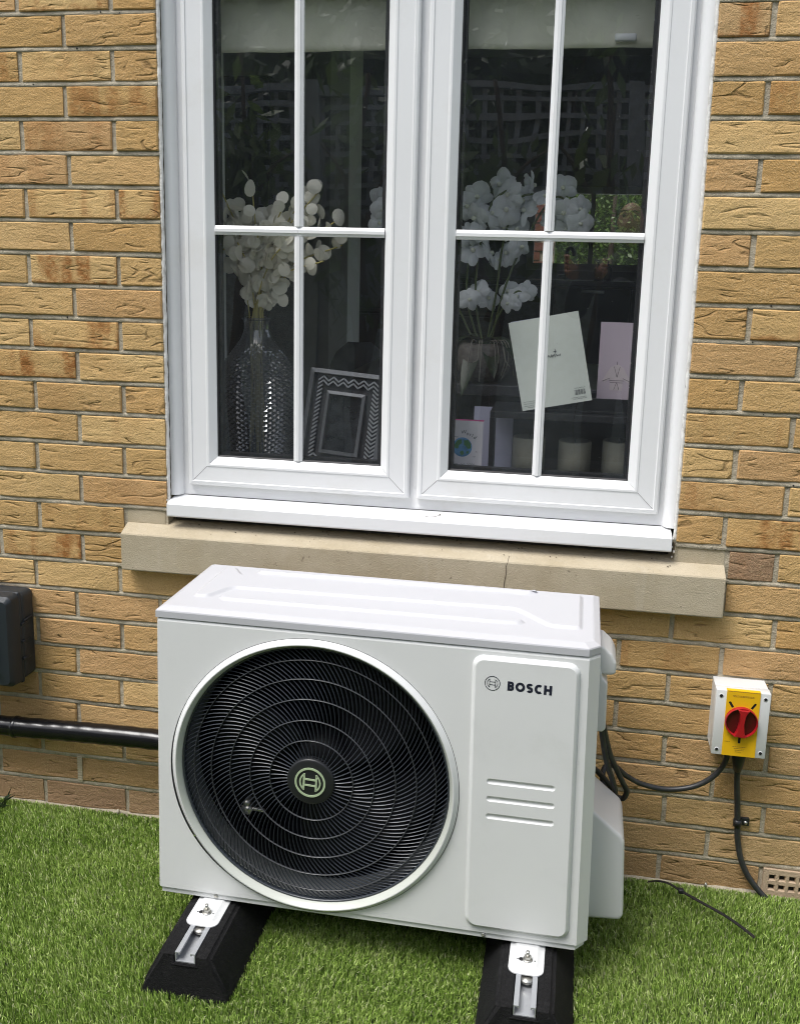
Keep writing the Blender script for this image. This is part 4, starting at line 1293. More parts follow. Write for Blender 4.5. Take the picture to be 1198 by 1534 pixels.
mb = MB(); mb.rbox(1.245, 1.257, -.086, -.074, .031, .0415, .0015, 1); mb.build('tie_head', M['black_plastic'], tie)
mb = MB(); mb.tube([(1.030, -.268, .030), (1.034, -.275, .037)], .0048, 12)
tag(mb.build('copper_offcut', M['copper']), 'small copper pipe offcut in the grass beside the unit', 'offcut')
for x, y, z, nm, lab in ((-.148, -.012, .012, 'pebble', 'pale pebble at the wall foot below the weep vent'), (1.312, -.030, .026, 'nut', 'small shiny nut on the grass near the air brick')):
    bm = bmesh.new(); bmesh.ops.create_icosphere(bm, subdivisions=2, radius=.0055)
    for v in bm.verts: v.co = Vector((x, y, z)) + Vector((v.co.x * .7, v.co.y, v.co.z * 1.3)) * (1 + .12 * math.sin(v.co.x * 900 + v.co.z * 700))
    mb = MB(); mb.bm(bm, True)
    tag(mb.build(nm, mat(nm, (.5, .46, .36), .8) if nm == 'pebble' else M['zinc']), lab, nm)

# dark fern-like plant at the left edge
fp = tag(empty('small_plant', (-.475, -.055, 0)), 'small dark leafy plant at the wall foot on the left edge', 'plant')
rq0 = random.Random(4)
lf = leaf_material('dark_plant_leaf', (.02, .035, .018), (.045, .07, .03), .5, .15)
pm = MB(); pm.add([(0, 0, 0), (.004, 0, .012), (0, .001, .034), (-.004, 0, .012)], [(0, 1, 2, 3)]); pme = pm.mesh('leaflet', lf)
for q in range(46):
    link('leaflet', pme, fp, (rq0.uniform(-.05, .035), rq0.uniform(-.03, .03), rq0.uniform(.004, .035)), (rq0.gauss(0, .6), rq0.gauss(0, .9), rq0.uniform(0, 6.28)))
# ------------------------------------------------------------------ the room behind the glass
RX0, RX1, RY0, RY1, RZ0, RZ1 = -1.9, 2.7, .33, 4.62, .40, 2.72
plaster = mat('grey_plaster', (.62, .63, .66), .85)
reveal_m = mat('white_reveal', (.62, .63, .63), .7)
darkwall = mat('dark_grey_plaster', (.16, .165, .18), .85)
cabinet_m = mat('black_cabinet', (.012, .012, .014), .35)
worktop_m = mat('dark_worktop', (.03, .03, .034), .22)
def room(name, boxes, m):
    mb = MB()
    for b_ in boxes: mb.box(*b_)
    return tag(mb.build(name, m), kind='structure')
room('room_floor', [(RX0 - .2, RX1 + .2, .33, RY1 + .2, .30, RZ0)], mat('dark_oak_floor', (.09, .065, .045), .45, var=.2, vscale=6))
room('room_ceiling', [(RX0 - .2, RX1 + .2, .112, RY1 + .2, RZ1, 2.9)], mat('white_ceiling', (.6, .6, .6), .8))
room('room_wall_window', [(RX0, .035, .112, RY0, .30, RZ1), (1.153, RX1, .112, RY0, .30, RZ1), (.035, 1.153, .112, RY0, 2.115, RZ1), (.035, 1.153, .112, RY0, .30, .862)], reveal_m)
room('room_wall_left', [(RX0 - .2, RX0, .112, RY1, .30, RZ1)], plaster)
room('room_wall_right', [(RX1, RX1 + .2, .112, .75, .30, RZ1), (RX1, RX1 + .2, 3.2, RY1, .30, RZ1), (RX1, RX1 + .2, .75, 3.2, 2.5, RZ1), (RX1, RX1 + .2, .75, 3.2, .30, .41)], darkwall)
pd = tag(empty('added_patio_door', (RX1 + .1, 1.97, .41)), 'unseen glazed door added in the side wall to let daylight into the room', 'door')  # unseen door, added to brighten the room with daylight
for y in (-1.219, -.03, 1.16):
    mb = MB(); mb.box(-.03, .03, y, y + .058, 0, 2.089); mb.build('stile', M['upvc'], pd)
for y in (-1.16, .029):
    for z in (0, 2.03):
        mb = MB(); mb.box(-.028, .028, y, y + 1.130, z, z + .058); mb.build('rail', M['upvc'], pd)
    mb = MB(); mb.add([(0, y, .05), (0, y + 1.13, .05), (0, y + 1.13, 2.04), (0, y, 2.04)], [(0, 1, 2, 3)]); mb.build('pane', glass_material('door_glass', f0=.06), pd)
KX0, KX1, KZ0, KZ1 = .58, 1.42, 1.375, 1.92
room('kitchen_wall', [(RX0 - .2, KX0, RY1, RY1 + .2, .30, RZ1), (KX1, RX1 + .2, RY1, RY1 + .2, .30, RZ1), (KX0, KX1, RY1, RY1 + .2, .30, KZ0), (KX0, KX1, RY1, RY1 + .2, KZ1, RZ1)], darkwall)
room('partition_wall', [(RX0, -.195, 2.40, 2.52, RZ0, RZ1)], plaster)
room('pillar', [(-.185, -.098, 2.30, 2.56, RZ0, RZ1)], mat('pale_grey_plaster', (.78, .79, .80), .8))
room('window_board', [(.0352, 1.1528, .108, .40, .8622, .8900)], reveal_m)

# kitchen window and the view through it
kw = tag(empty('kitchen_window', (1.0, RY1, KZ0)), 'small far kitchen window glimpsed through the room beyond the right pane', 'window')
mb = MB(); ring(mb, KX0 + .001, KX1 - .001, KZ0 + .001, KZ1 - .001, [(0, RY1 + .04), (.0, RY1 + .02), (.045, RY1 + .02), (.045, RY1 + .09), (0, RY1 + .09)])
mb.box(.985, 1.015, RY1 + .022, RY1 + .085, KZ0 + .045, KZ1 - .045)
o = mb.build('window_frame', mat('grey_frame', (.30, .31, .32), .4), kw); o.location = (-1.0, -RY1, -KZ0)
mb = MB(); mb.add([(KX0 + .03, RY1 + .05, KZ0 + .03), (KX1 - .03, RY1 + .05, KZ0 + .03), (KX1 - .03, RY1 + .05, KZ1 - .03), (KX0 + .03, RY1 + .05, KZ1 - .03)], [(0, 1, 2, 3)])
o = mb.build('pane', glass_material('kitchen_glass', (.95, .96, .95), .05), kw); o.location = (-1.0, -RY1, -KZ0)
# base units
ku = tag(empty('kitchen_units', (.9, 4.3, RZ0)), 'black kitchen base units under the far window', 'cabinet')
def KU(mb, name, m, **kw_):
    o = mb.build(name, m, ku, **kw_); o.location = (-.9, -4.3, -RZ0); return o
mb = MB(); mb.box(-.1, 2.6, 4.02, 4.60, RZ0 + .1, 1.285); KU(mb, 'carcass', cabinet_m)
for i in range(6):
    mb = MB(); mb.box(-.095 + i * .45, .345 + i * .45, 4.0, 4.018, RZ0 + .12, 1.278); KU(mb, 'door', cabinet_m, bevel=.003)
mb = MB(); mb.box(-.12, 2.62, 3.98, 4.615, 1.288, 1.322); KU(mb, 'worktop', worktop_m, bevel=.004)
mb = MB(); mb.tube([(.955, 3.975, 1.262), (1.09, 3.975, 1.258)], .010, 8); mb.tube([(.965, 3.975, 1.262), (.965, 4.0, 1.262)], .005, 6); mb.tube([(1.08, 3.975, 1.258), (1.08, 4.0, 1.258)], .005, 6)
KU(mb, 'handle', M['alu'])
mb = MB(); mb.tube(catmull([(.853, 4.45, 1.32), (.853, 4.45, 1.44), (.853, 4.44, 1.50), (.87, 4.41, 1.52), (.893, 4.39, 1.50), (.897, 4.385, 1.47)], 6), .013, 10); mb.tube([(.80, 4.45, 1.345), (.853, 4.45, 1.345)], .008, 8)
tag(mb.build('kitchen_tap', M['black_plastic']), 'black curved kitchen tap in front of the far window', 'tap')
for x, l in ((1.052, 'left of the two dark soap bottles on the far kitchen worktop'), (1.112, 'right of the two dark soap bottles on the far kitchen worktop')):
    mb = MB(); mb.lathe([(.0005, 1.323), (.026, 1.323), (.027, 1.39), (.022, 1.402), (.009, 1.41), (.009, 1.425), (.0005, 1.426)], 20, 'z', (x, 4.28, 0))
    b_ = tag(mb.build('soap_bottle', M['black_plastic']), l, 'bottle', 'soap bottles on the kitchen worktop')
    mb = MB(); mb.tube([(x, 4.28, 1.424), (x, 4.28, 1.445), (x - .018, 4.272, 1.447)], .004, 6); mb.build('pump', M['black_plastic'], b_)
# tall dark cupboard on the left and low dark sideboard
tc = tag(empty('tall_cabinet', (-.42, 1.75, RZ0)), 'tall black cabinet behind the vase in the dark room', 'cabinet')
mb = MB(); mb.box(-.18, .165, -.12, .30, 0, 1.70); mb.build('carcass', mat('black_glitter', (.010, .010, .011), .22, bump=.002, bscale=260), tc, bevel=.004)
for x0, x1 in ((-.176, -.008), (-.004, .161)):
    mb = MB(); mb.box(x0, x1, -.14, -.122, .02, 1.69); mb.build('door', mat('black_gloss_door', (.010, .010, .011), .15, bump=.002, bscale=260), tc, bevel=.002)
sb = tag(empty('sideboard', (-.1, 3.2, RZ0)), 'low black sideboard in the shadow behind the dining chair', 'sideboard')
mb = MB(); mb.box(-.6, .6, 0, .40, .10, .74); mb.build('carcass', cabinet_m, sb, bevel=.004)
for i in range(3):
    mb = MB(); mb.box(-.595 + i * .4, -.205 + i * .4, -.02, -.002, .12, .73); mb.build('door', cabinet_m, sb, bevel=.003)
for x in (-.55, .55):
    for y in (.04, .36):
        mb = MB(); mb.box(x - .02, x + .02, y - .02, y + .02, 0, .10); mb.build('leg', cabinet_m, sb)
# dining chair
ch = tag(empty('dining_chair', (.175, 1.36, RZ0), (0, 0, R(18))), 'dark upholstered dining chair with rounded back behind the photo frame', 'chair')
fab = mat('charcoal_velvet', (.06, .063, .075), .85)
mb = MB()
vs, fs = [], []
na, nz = 14, 9
for q in range(nz + 1):
    t_ = q / nz
    w = .105 * math.sqrt(max(0.0, 1 - max(0, (t_ - .55) / .47) ** 2)) + .012
    for s_ in range(na + 1):
        u = -1 + 2 * s_ / na
        vs.append((u * w, -.03 * (1 - u * u) + .02 + .04 * t_, .40 + .325 * t_))
for q in range(nz):
    for s_ in range(na): fs.append((q * (na + 1) + s_, q * (na + 1) + s_ + 1, (q + 1) * (na + 1) + s_ + 1, (q + 1) * (na + 1) + s_))
mb.add(vs, fs, True)
bk = mb.build('backrest', fab, ch); so = bk.modifiers.new('solid', 'SOLIDIFY'); so.thickness = .035
mb = MB(); mb.rbox(-.12, .12, -.24, .03, .385, .445, .02, 3); mb.build('seat', fab, ch)
for x in (-.10, .10):
    for y in (-.22, .01):
        mb = MB(); mb.tube([(x * 1.1, y * 1.1, 0), (x, y, .39)], [.009, .014], 8); mb.build('leg', M['black_plastic'], ch)
# console table that carries the orchid
tb = tag(empty('console_table', (.75, .702, RZ0)), 'dark console table under the orchid pot behind the window', 'table')
mb = MB(); mb.box(-.42, .65, -.36, .30, .691, .7192); mb.build('table_top', mat('dark_stone_top', (.05, .05, .055), .35, var=.3, vscale=30), tb, bevel=.003)
for x in (-.38, .60):
    for y in (-.32, .26):
        mb = MB(); mb.box(x - .02, x + .02, y - .02, y + .02, 0, .6908); mb.build('leg', cabinet_m, tb)

# roller blind
bl_m = mat('cream_blind', (.72, .71, .58), .8, var=.05, vscale=6)
mb = MB(); vs, fs = [], []
nx, nz = 60, 14
for q in range(nz + 1):
    for s_ in range(nx + 1):
        x = .052 + 1.085 * s_ / nx; z = 1.8865 + .20 * q / nz
        wv = .004 * math.sin(x * 23 + z * 14) * (1 - q / nz) + .003 * math.sin(x * 61 - z * 40) * (1 - q / nz) + .002 * math.sin(x * 9)
        vs.append((x, .128 + wv, z))
for q in range(nz):
    for s_ in range(nx): fs.append((q * (nx + 1) + s_, q * (nx + 1) + s_ + 1, (q + 1) * (nx + 1) + s_ + 1, (q + 1) * (nx + 1) + s_))
mb.add(vs, fs, True)
blind = tag(mb.build('window_blind', bl_m), 'cream fabric blind pulled down behind the top of the window', 'blind')
blind.modifiers.new('solid', 'SOLIDIFY').thickness = .0015
mb = MB(); mb.rbox(.990, 1.035, .108, .120, 1.897, 1.912, .002, 1); mb.build('child_safety_clip', M['white_plastic'], blind)
mb = MB(); mb.tube([(.05, .135, 2.095), (1.138, .135, 2.095)], .016, 14); mb.build('roller', M['white_plastic'], blind)

# ------------------------------------------------------------------ vase with dried leaves
vp = [(.036, .382), (.0335, .372), (.0335, .355), (.040, .335), (.058, .308), (.076, .282), (.089, .252), (.096, .215), (.0985, .165), (.094, .105), (.085, .045), (.076, .004), (.070, .0)]
vz = [p_[1] for p_ in vp]
vase = tag(empty('glass_vase', (.147, .245, .8905)), 'tall smoky faceted glass vase on the window board inside the left pane', 'vase')
def vr(z):
    for (r0, z0), (r1, z1) in zip(vp[:-1], vp[1:]):
        if z1 <= z <= z0: return r1 + (r0 - r1) * ((z - z1) / max(1e-6, z0 - z1))
    return vp[0][0]
mb = MB(); vs, fs = [], []
NV, NH = 56, 60
for q in range(NH + 1):
    z = .382 * (1 - q / NH)
    for k in range(NV):
        an = 2 * math.pi * k / NV
        dep = .0056 * min(1, max(0, (.33 - z) / .06)) if ((q + k) % 2 == 0) else 0
        r = vr(z) + dep * (1 if (k % 1 == 0) else 0) - .001
        vs.append((r * math.cos(an), r * math.sin(an), z))
for q in range(NH):
    for k in range(NV):
        a0, a1 = q * NV + k, q * NV + (k + 1) % NV
        b0, b1 = (q + 1) * NV + k, (q + 1) * NV + (k + 1) % NV
        if (q + k) % 2 == 0: fs += [(a0, a1, b0), (a1, b1, b0)]
        else: fs += [(a0, b1, b0), (a0, a1, b1)]
fs.append(tuple(NH * NV + k for k in range(NV)))
mb.add(vs, fs, False)
sg_ = glass_material('smoky_glass', (.70, .71, .73), .14)
def smoky(m, k):
    nt = m.node_tree; out = nt.nodes['Material Output']; src = out.inputs['Surface'].links[0].from_socket
    pb = nt.nodes.new('ShaderNodeBsdfPrincipled'); pb.inputs['Base Color'].default_value = (.10, .105, .12, 1); pb.inputs['Roughness'].default_value = .25
    mx = nt.nodes.new('ShaderNodeMixShader'); mx.inputs[0].default_value = k
    nt.links.new(src, mx.inputs[1]); nt.links.new(pb.outputs[0], mx.inputs[2]); nt.links.new(mx.outputs[0], out.inputs['Surface'])
smoky(sg_, .30)
mb.build('vase_body', sg_, vase)
mb = MB(); mb.lathe([(.034, .379), (.0375, .381), (.038, .384), (.036, .386), (.0335, .384)], 32, 'z'); mb.build('vase_rim', glass_material('smoky_rim', (.5, .51, .53), .12), vase)

bq = tag(empty('dried_bouquet', (.147, .245, .90)), 'cream white round-leaved dried branches standing in the glass vase', 'bouquet')
stem_m = mat('straw_stem', (.46, .40, .12), .7)
leaf_m = leaf_material('dried_cream_leaf', (.74, .715, .60), (.88, .855, .76), .6, .2)
def round_leaf(name, seed, m):
    rq = random.Random(seed)
    vs = [(0, 0, 0)]; fs = []
    n = 12
    cup = rq.uniform(.12, .35)
    for ring_, rad in ((1, .5), (2, 1.0)):
        for k in range(n):
            an = 2 * math.pi * k / n
            x = rad * math.cos(an) * .95; z = .95 + rad * math.sin(an)
            y = cup * rad * rad * (abs(math.cos(an)) ** 2) - .06 * math.sin(an) * rad
            vs.append((x, y, z))
    vs[0] = (0, 0, .95)
    for k in range(n): fs.append((0, 1 + k, 1 + (k + 1) % n))
    for k in range(n): fs.append((1 + k, 1 + n + k, 1 + n + (k + 1) % n, 1 + (k + 1) % n))
    mb = MB(); mb.add(vs, fs, True)
    return mb.mesh(name, m)
lm = [round_leaf('leaf', i, leaf_m) for i in range(5)]
rq = random.Random(21)
nleaf = 0
tops = [(-.088, .68, .0), (-.055, .63, .03), (-.005, .70, -.02), (.035, .63, .03), (.075, .65, -.02), (.13, .69, .01), (.165, .69, -.01), (.20, .615, .0), (.215, .56, .02), (.18, .52, -.03), (-.085, .55, -.02), (-.06, .50, .04), (.02, .58, -.05), (.10, .57, -.05), (-.03, .56, -.055), (.14, .50, .03), (.06, .52, .05)]
for (dx, h, dy) in tops:
    base = Vector((rq.uniform(-.02, .02), rq.uniform(-.02, .02), rq.uniform(.02, .10)))
    neck = Vector((rq.uniform(-.018, .018), rq.uniform(-.018, .018), .375))
    top = Vector((dx, dy, h))
    ctrl = neck.lerp(top, .5) + Vector((dx * -.10, 0, .035))
    pts = catmull([base, neck, ctrl, top], 8)
    mb = MB(); mb.tube(pts, .0019, 6); mb.build('stem', stem_m, bq)
    n_ = 10 if h < .66 else 8
    for q in range(n_):
        t_ = .40 + .60 * (q / (n_ - 1)) if n_ > 1 else 1
        p = pts[min(len(pts) - 1, int((.36 + .64 * t_) * (len(pts) - 1)))]
        if p.z < .395: continue
        if abs(dx + .005) < .001 and .56 < p.z < .66: continue
        s_ = rq.uniform(.0145, .0225)
        o = link('leaf', lm[rq.randrange(5)], bq, p + Vector((rq.uniform(-.014, .014), rq.uniform(-.02, .012), rq.uniform(-.008, .010))),
                 (rq.gauss(.15, .55), rq.uniform(-1.9, 1.9), rq.gauss(0, .7)), (s_, s_, s_))
        nleaf += 1
for q in range(260):
    an = rq.uniform(0, 6.28); t_ = rq.random()
    zz = .40 + .24 * t_
    wd = (.034 + .122 * t_) * rq.uniform(.30, 1)
    s_ = rq.uniform(.0130, .0205)
    link('leaf', lm[rq.randrange(5)], bq, (math.cos(an) * wd + .01 + .035 * t_, math.sin(an) * wd * .5, zz), (rq.gauss(.15, .55), rq.uniform(-1.9, 1.9), rq.gauss(0, .7)), (s_, s_, s_))

# ------------------------------------------------------------------ photo frame
pf = tag(empty('photo_frame', (.362, .215, .8905), (R(-13), R(3.5), R(-6))), 'grey picture frame with chevron fretwork standing beside the vase', 'photo frame')
frm = mat('pewter_frame', (.15, .155, .165), .4, metal=.4)
mb = MB(); ring(mb, -.105, .105, 0, .262, [(0, .012), (0, 0), (.011, -.002), (.012, .012)]); mb.build('outer_rail', frm, pf)
mb = MB(); mb.box(-.1045, .1045, .0125, .018, .0005, .2615); mb.build('backing', mat('frame_back', (.03, .03, .035), .6), pf)
mb = MB(); ring(mb, -.052, .052, .048, .208, [(0, .012), (0, -.004), (.008, -.006), (.009, .010)]); mb.build('inner_rail', frm, pf)
mb = MB(); mb.box(-.044, .044, .009, .0105, .056, .200); mb.build('picture', mat('dark_photo', (.02, .022, .026), .12, var=.5, vscale=30), pf)
mb = MB()
def inside(x, z): return -.094 < x < .094 and .011 < z < .251 and not (-.056 < x < .056 and .044 < z < .212)
for i in range(-8, 9):
    for q in range(0, 28):
        x0 = i * .0135; z0 = .010 + q * .0105; sg = 1 if i % 2 == 0 else -1
        pa = [(x0, z0), (x0 + .0125, z0 + sg * .0100), (x0 + .0125, z0 + sg * .0100 + .0042), (x0, z0 + .0042)]
        if all(inside(x, z) for x, z in pa): mb.prism(pa, lambda x, z, d: (x, d, z), .002, .008)
o = mb.build('chevron_fretwork', mat('silver_fretwork', (.42, .43, .45), .3, metal=.6), pf); o['kind'] = 'stuff'

# ------------------------------------------------------------------ orchid
orc = tag(empty('orchid_plant', (.708, .4196, 1.1197)), 'white artificial orchid in a grey bowl behind the right pane', 'plant')
mb = MB(); mb.lathe([(.0005, 0), (.045, 0), (.066, .018), (.080, .05), (.082, .078), (.074, .100), (.066, .108), (.062, .100), (.0005, .095)], 36, 'z'); mb.build('pot', mat('speckled_grey_pot', (.13, .115, .105), .7, var=.3, vscale=80), orc)
strap_m = leaf_material('orchid_leaf', (.018, .032, .014), (.035, .055, .022), .4, .1)
for (a_, ln, el) in ((-70, .12, .3), (-35, .14, .45), (20, .13, .4), (200, .12, .5), (-110, .13, .1), (160, .10, .6)):
    vs, fs = [], []
    n = 10
    for q in range(n + 1):
        t_ = q / n; w = .026 * math.sin(math.pi * min(1, .12 + t_ * .88)) ** .7
        r_ = ln * t_; z = .105 + ln * (el * t_ * 1.6 - 1.25 * t_ * t_)
        c_, s_ = math.cos(R(a_)), math.sin(R(a_))
        for u in (-1, 0, 1): vs.append((c_ * r_ - s_ * w * u, s_ * r_ + c_ * w * u, z + (.006 if u else 0)))
    for q in range(n):
        for u in range(2): fs.append((q * 3 + u, q * 3 + u + 1, q * 3 + u + 4, q * 3 + u + 3))
    mb = MB(); mb.add(vs, fs, True); mb.build('strap_leaf', strap_m, orc)
for q in range(9):
    a_ = rq.uniform(200, 340)
    c_, s_ = math.cos(R(a_)), math.sin(R(a_))
    mb = MB(); mb.tube(catmull([(c_ * .03, s_ * .03, .10), (c_ * .075, s_ * .075, .118), (c_ * .098, s_ * .098, .07), (c_ * .096 + rq.uniform(-.02, .02), s_ * .097, rq.uniform(-.06, .02) + .06)], 5), .0013, 5)
    mb.build('root', mat('pale_root', (.26, .245, .21), .8), orc)
petal_m = leaf_material('orchid_petal', (.82, .85, .87), (.90, .92, .93), .55, .3)
def petal_mesh(name, wd, ln):
    vs, fs = [], []
    n = 7
    for q in range(n + 1):
        t_ = q / n; w = wd * math.sin(math.pi * (.10 + .86 * t_)) ** .65
        for u in (-1, -.5, 0, .5, 1): vs.append((u * w, .20 * ln * t_ * t_ + .45 * w * u * u - .10 * ln * math.sin(math.pi * t_) + .03 * math.sin(u * 5 + t_ * 6), ln * t_))
    for q in range(n):
        for u in range(4): fs.append((q * 5 + u, q * 5 + u + 1, q * 5 + u + 6, q * 5 + u + 5))
    mb = MB(); mb.add(vs, fs, True); return mb.mesh(name, petal_m)
pt_big = petal_mesh('petal', .62, 1.0); pt_sep = petal_mesh('petal', .40, 1.0)
mbl = MB()
mbl.lathe([(.001, -.30), (.10, -.28), (.16, -.15), (.12, .0), (.02, .05)], 10, 'y'); lip_me = mbl.mesh('flower', mat('orchid_lip', (.76, .78, .66), .5))
def W2(px, pz, y): return Vector((px, y, pz)) - Vector((.693, .58, 1.1005))
flowers = [(.719, 1.635, 1.0), (.745, 1.605, .95), (.805, 1.632, .9), (.780, 1.595, .9), (.660, 1.600, .95), (.632, 1.575, .9), (.740, 1.565, 1.0), (.700, 1.555, .9), (.790, 1.565, .95), (.660, 1.545, .9), (.730, 1.522, .95),
           (.768, 1.515, .9), (.680, 1.505, .9), (.645, 1.495, .85), (.842, 1.600, .7), (.888, 1.625, .85), (.872, 1.585, .8), (.895, 1.560, .85), (.935, 1.570, .8), (.938, 1.532, .85), (.865, 1.540, .75), (.900, 1.520, .7),
           (.655, 1.455, .9), (.700, 1.450, .9), (.745, 1.452, .85), (.785, 1.470, .8), (.725, 1.432, .6), (.672, 1.345, .8), (.700, 1.328, .8), (.652, 1.325, .75), (.752, 1.350, .7), (.780, 1.335, .8), (.800, 1.350, .7), (.758, 1.318, .65), (.385, 1.590, .8), (.405, 1.560, .75), (.395, 1.525, .7)]
for (fx, fz, fs_) in flowers:
    s_ = .045 * fs_
    y = .58 + rq.uniform(-.045, .035)
    fl = link('flower', lip_me, orc, W2(fx, fz, y), (rq.gauss(0, .4), rq.gauss(0, .6), rq.gauss(.1, .65)), (s_, s_, s_))
    for k, (an, me_) in enumerate(((0, pt_sep), (72, pt_big), (-72, pt_big), (140, pt_sep), (-140, pt_sep))):
        link('petal', me_, fl, (0, rq.uniform(-.03, .03), 0), (rq.gauss(0, .14), R(an) + rq.gauss(0, .08), 0), (1, 1, 1))
for (pts) in ([(.69, .58, 1.20), (.665, .58, 1.33), (.672, .58, 1.47), (.70, .57, 1.58), (.745, .56, 1.62)], [(.70, .58, 1.20), (.722, .58, 1.35), (.735, .58, 1.48), (.77, .57, 1.59), (.82, .56, 1.61)],
              [(.71, .58, 1.20), (.745, .58, 1.36), (.80, .58, 1.50), (.87, .56, 1.60), (.935, .55, 1.55)], [(.68, .58, 1.20), (.645, .58, 1.31), (.64, .58, 1.40), (.65, .57, 1.48)], [(.70, .58, 1.20), (.74, .57, 1.30), (.78, .56, 1.35), (.81, .56, 1.33)],
              [(.67, .58, 1.20), (.56, .60, 1.40), (.45, .60, 1.54), (.395, .60, 1.56)]):
    mb = MB(); mb.tube(catmull([W2(p[0], p[2], p[1]) for p in pts], 8), .0030, 6); mb.build('flower_stem', mat('orchid_stem', (.09, .12, .045), .5), orc)

orc.scale = (.942, .942, .942)
# ------------------------------------------------------------------ lantern with candles
ln_ = tag(empty('candle_lantern', (.965, .25, .8905)), 'black framed glass candle lantern on the window board', 'lantern')
lx0, lx1, ly0, ly1, lh = -.212, .180, -.085, .085, .188
blk = mat('black_lantern', (.010, .010, .012), .45)
mb = MB(); mb.box(lx0, lx1, ly0, ly1, .172, lh); mb.build('top_plate', blk, ln_, bevel=.001)
mb = MB(); mb.box(lx0, lx1, ly0, ly1, 0, .012); mb.build('base_plate', blk, ln_, bevel=.001)
for x in (lx0, lx1 - .014):
    for y in (ly0, ly1 - .014):
        mb = MB(); mb.box(x, x + .014, y, y + .014, .0122, .1718); mb.build('post', blk, ln_)
mb = MB(); mb.add([(lx0 + .0142, ly0 + .006, .0125), (lx1 - .0142, ly0 + .006, .0125), (lx1 - .0142, ly0 + .006, .1715), (lx0 + .0142, ly0 + .006, .1715)], [(0, 1, 2, 3)]); mb.build('glass_panel', glass_material('lantern_glass', (.96, .96, .96), .04), ln_)
for i, x in enumerate((-.120, -.008, .098)):
    mb = MB(); h = (.116, .112, .118)[i]
    mb.lathe([(.0005, .0125), (.040, .0125), (.040, h - .003), (.038, h), (.024, h - .004), (.0005, h - .006)], 28, 'z', (0, 0, 0))
    c_ = tag(mb.build('pillar_candle', mat('ivory_wax', (.34, .33, .26), .5)), ('leftmost of the three ivory pillar candles inside the black lantern', 'middle one of the three ivory pillar candles inside the black lantern', 'rightmost of the three ivory pillar candles inside the black lantern')[i], 'candle', 'candles in the lantern')
    c_.location = (.965 + x, .255, .8905)
    mb = MB(); mb.tube([(0, 0, h - .006), (.001, 0, h + .006)], .001, 5); mb.build('wick', M['dark'], c_)
# black tray on the lantern
tr = MB(); tr.box(.835, 1.14, .195, .315, 1.0792, 1.086)
for b_ in ((.835, 1.14, .195, .200, 1.086, 1.116), (.835, 1.14, .310, .315, 1.086, 1.116), (.835, .840, .200, .310, 1.086, 1.116), (1.135, 1.14, .200, .310, 1.086, 1.116)): tr.box(*b_)
tag(tr.build('black_tray', blk, bevel=.001), 'shallow black tray standing on top of the candle lantern', 'tray')

# ------------------------------------------------------------------ greetings cards
def squiggle(mb, x, z, ln, amp, y, seed, th=.0005, T=None):
    rs_ = random.Random(seed)
    pts = []
    n = max(4, int(ln / .0018))
    for i in range(n + 1): pts.append((x + ln * i / n, y, z + amp * math.sin(i * 2.1 + rs_.uniform(-.9, .9)) * rs_.uniform(.4, 1)))
    mb.tube(pts, th, 4)
card_w = mat('pale_green_card', (.66, .70, .645), .6)
gc = tag(empty('greeting_card', (.829, .180, 1.0795), (R(-3), R(-12.0), 0)), 'large pale green folded card tilted on the lantern', 'card')
mb = MB(); mb.box(0, .165, 0, .0006, 0, .212); mb.build('back_leaf', card_w, gc)
mb = MB()
mb.add([(.0, .0, .001), (.164, .0005, .001), (.164, .0005, .211), (.0, .075, .214), (.0, .075, .004)], [(1, 2, 3, 4)])
o = mb.build('front_leaf', mat('lilac_card_inside', (.55, .57, .74), .6), gc); o.modifiers.new('solid', 'SOLIDIFY').thickness = .0006
mb = MB(); squiggle(mb, .075, .118, .034, .0045, -.0006, 4, .0007); mb.tube([(.098, -.0006, .122), (.098, -.0006, .134)], .0006, 4); mb.tube([(.094, -.0006, .128), (.102, -.0006, .128)], .0006, 4)
mb.build('script_logo', M['ink'], gc)
mb = MB()
for i in range(12): mb.box(.128 + i * .0021, .128 + i * .0021 + (.0012 if i % 3 else .0006), -.0006, -.0001, .018, .030)
for q, (x, z, ln2) in enumerate(((.128, .034, .026), (.118, .012, .036), (.122, .0085, .032), (.006, .020, .034), (.006, .015, .030), (.006, .010, .032), (.014, .006, .016))): squiggle(mb, x, z, ln2, .0009, -.0003, 20 + q, .00025)
mb.build('barcode_print', M['ink'], gc)
pc = tag(empty('robe_card', (1.002, .282, 1.0865), (R(-4), 0, R(-3))), 'pink card with a drawn dressing gown at the right edge of the window', 'card')
mb = MB(); mb.box(0, .105, 0, .0007, 0, .205); mb.build('card_sheet', mat('pink_card', (.56, .48, .56), .6), pc)
mb = MB()
robe = [(.030, .032), (.030, .060), (.016, .050), (.012, .056), (.030, .088), (.040, .094), (.050, .094), (.060, .088), (.078, .056), (.074, .050), (.060, .060), (.060, .032)]
mb.prism([(x, z + .008) for x, z in robe], lambda x, z, d: (x, d, z), -.0004, -.0001)
mb.build('robe_drawing', mat('robe_white', (.62, .55, .58), .7), pc)
mb = MB()
for a_, b_ in (((.038, .098), (.046, .072)), ((.052, .098), (.046, .072)), ((.028, .064), (.062, .064)), ((.030, .059), (.060, .059)), ((.046, .06), (.040, .042)), ((.046, .06), (.052, .042)), ((.012, .062), (.030, .070)), ((.078, .062), (.060, .070)), ((.045, .102), (.045, .110))):
    mb.tube([(a_[0], -.0006, a_[1]), (b_[0], -.0006, b_[1])], .0005, 4)
mb.build('robe_outline', mat('robe_line', (.16, .14, .16), .7), pc)
lc = tag(empty('lilac_card', (.704, .262, .8905), (R(-5), 0, 0)), 'plain lilac card standing left of the candle lantern', 'card')
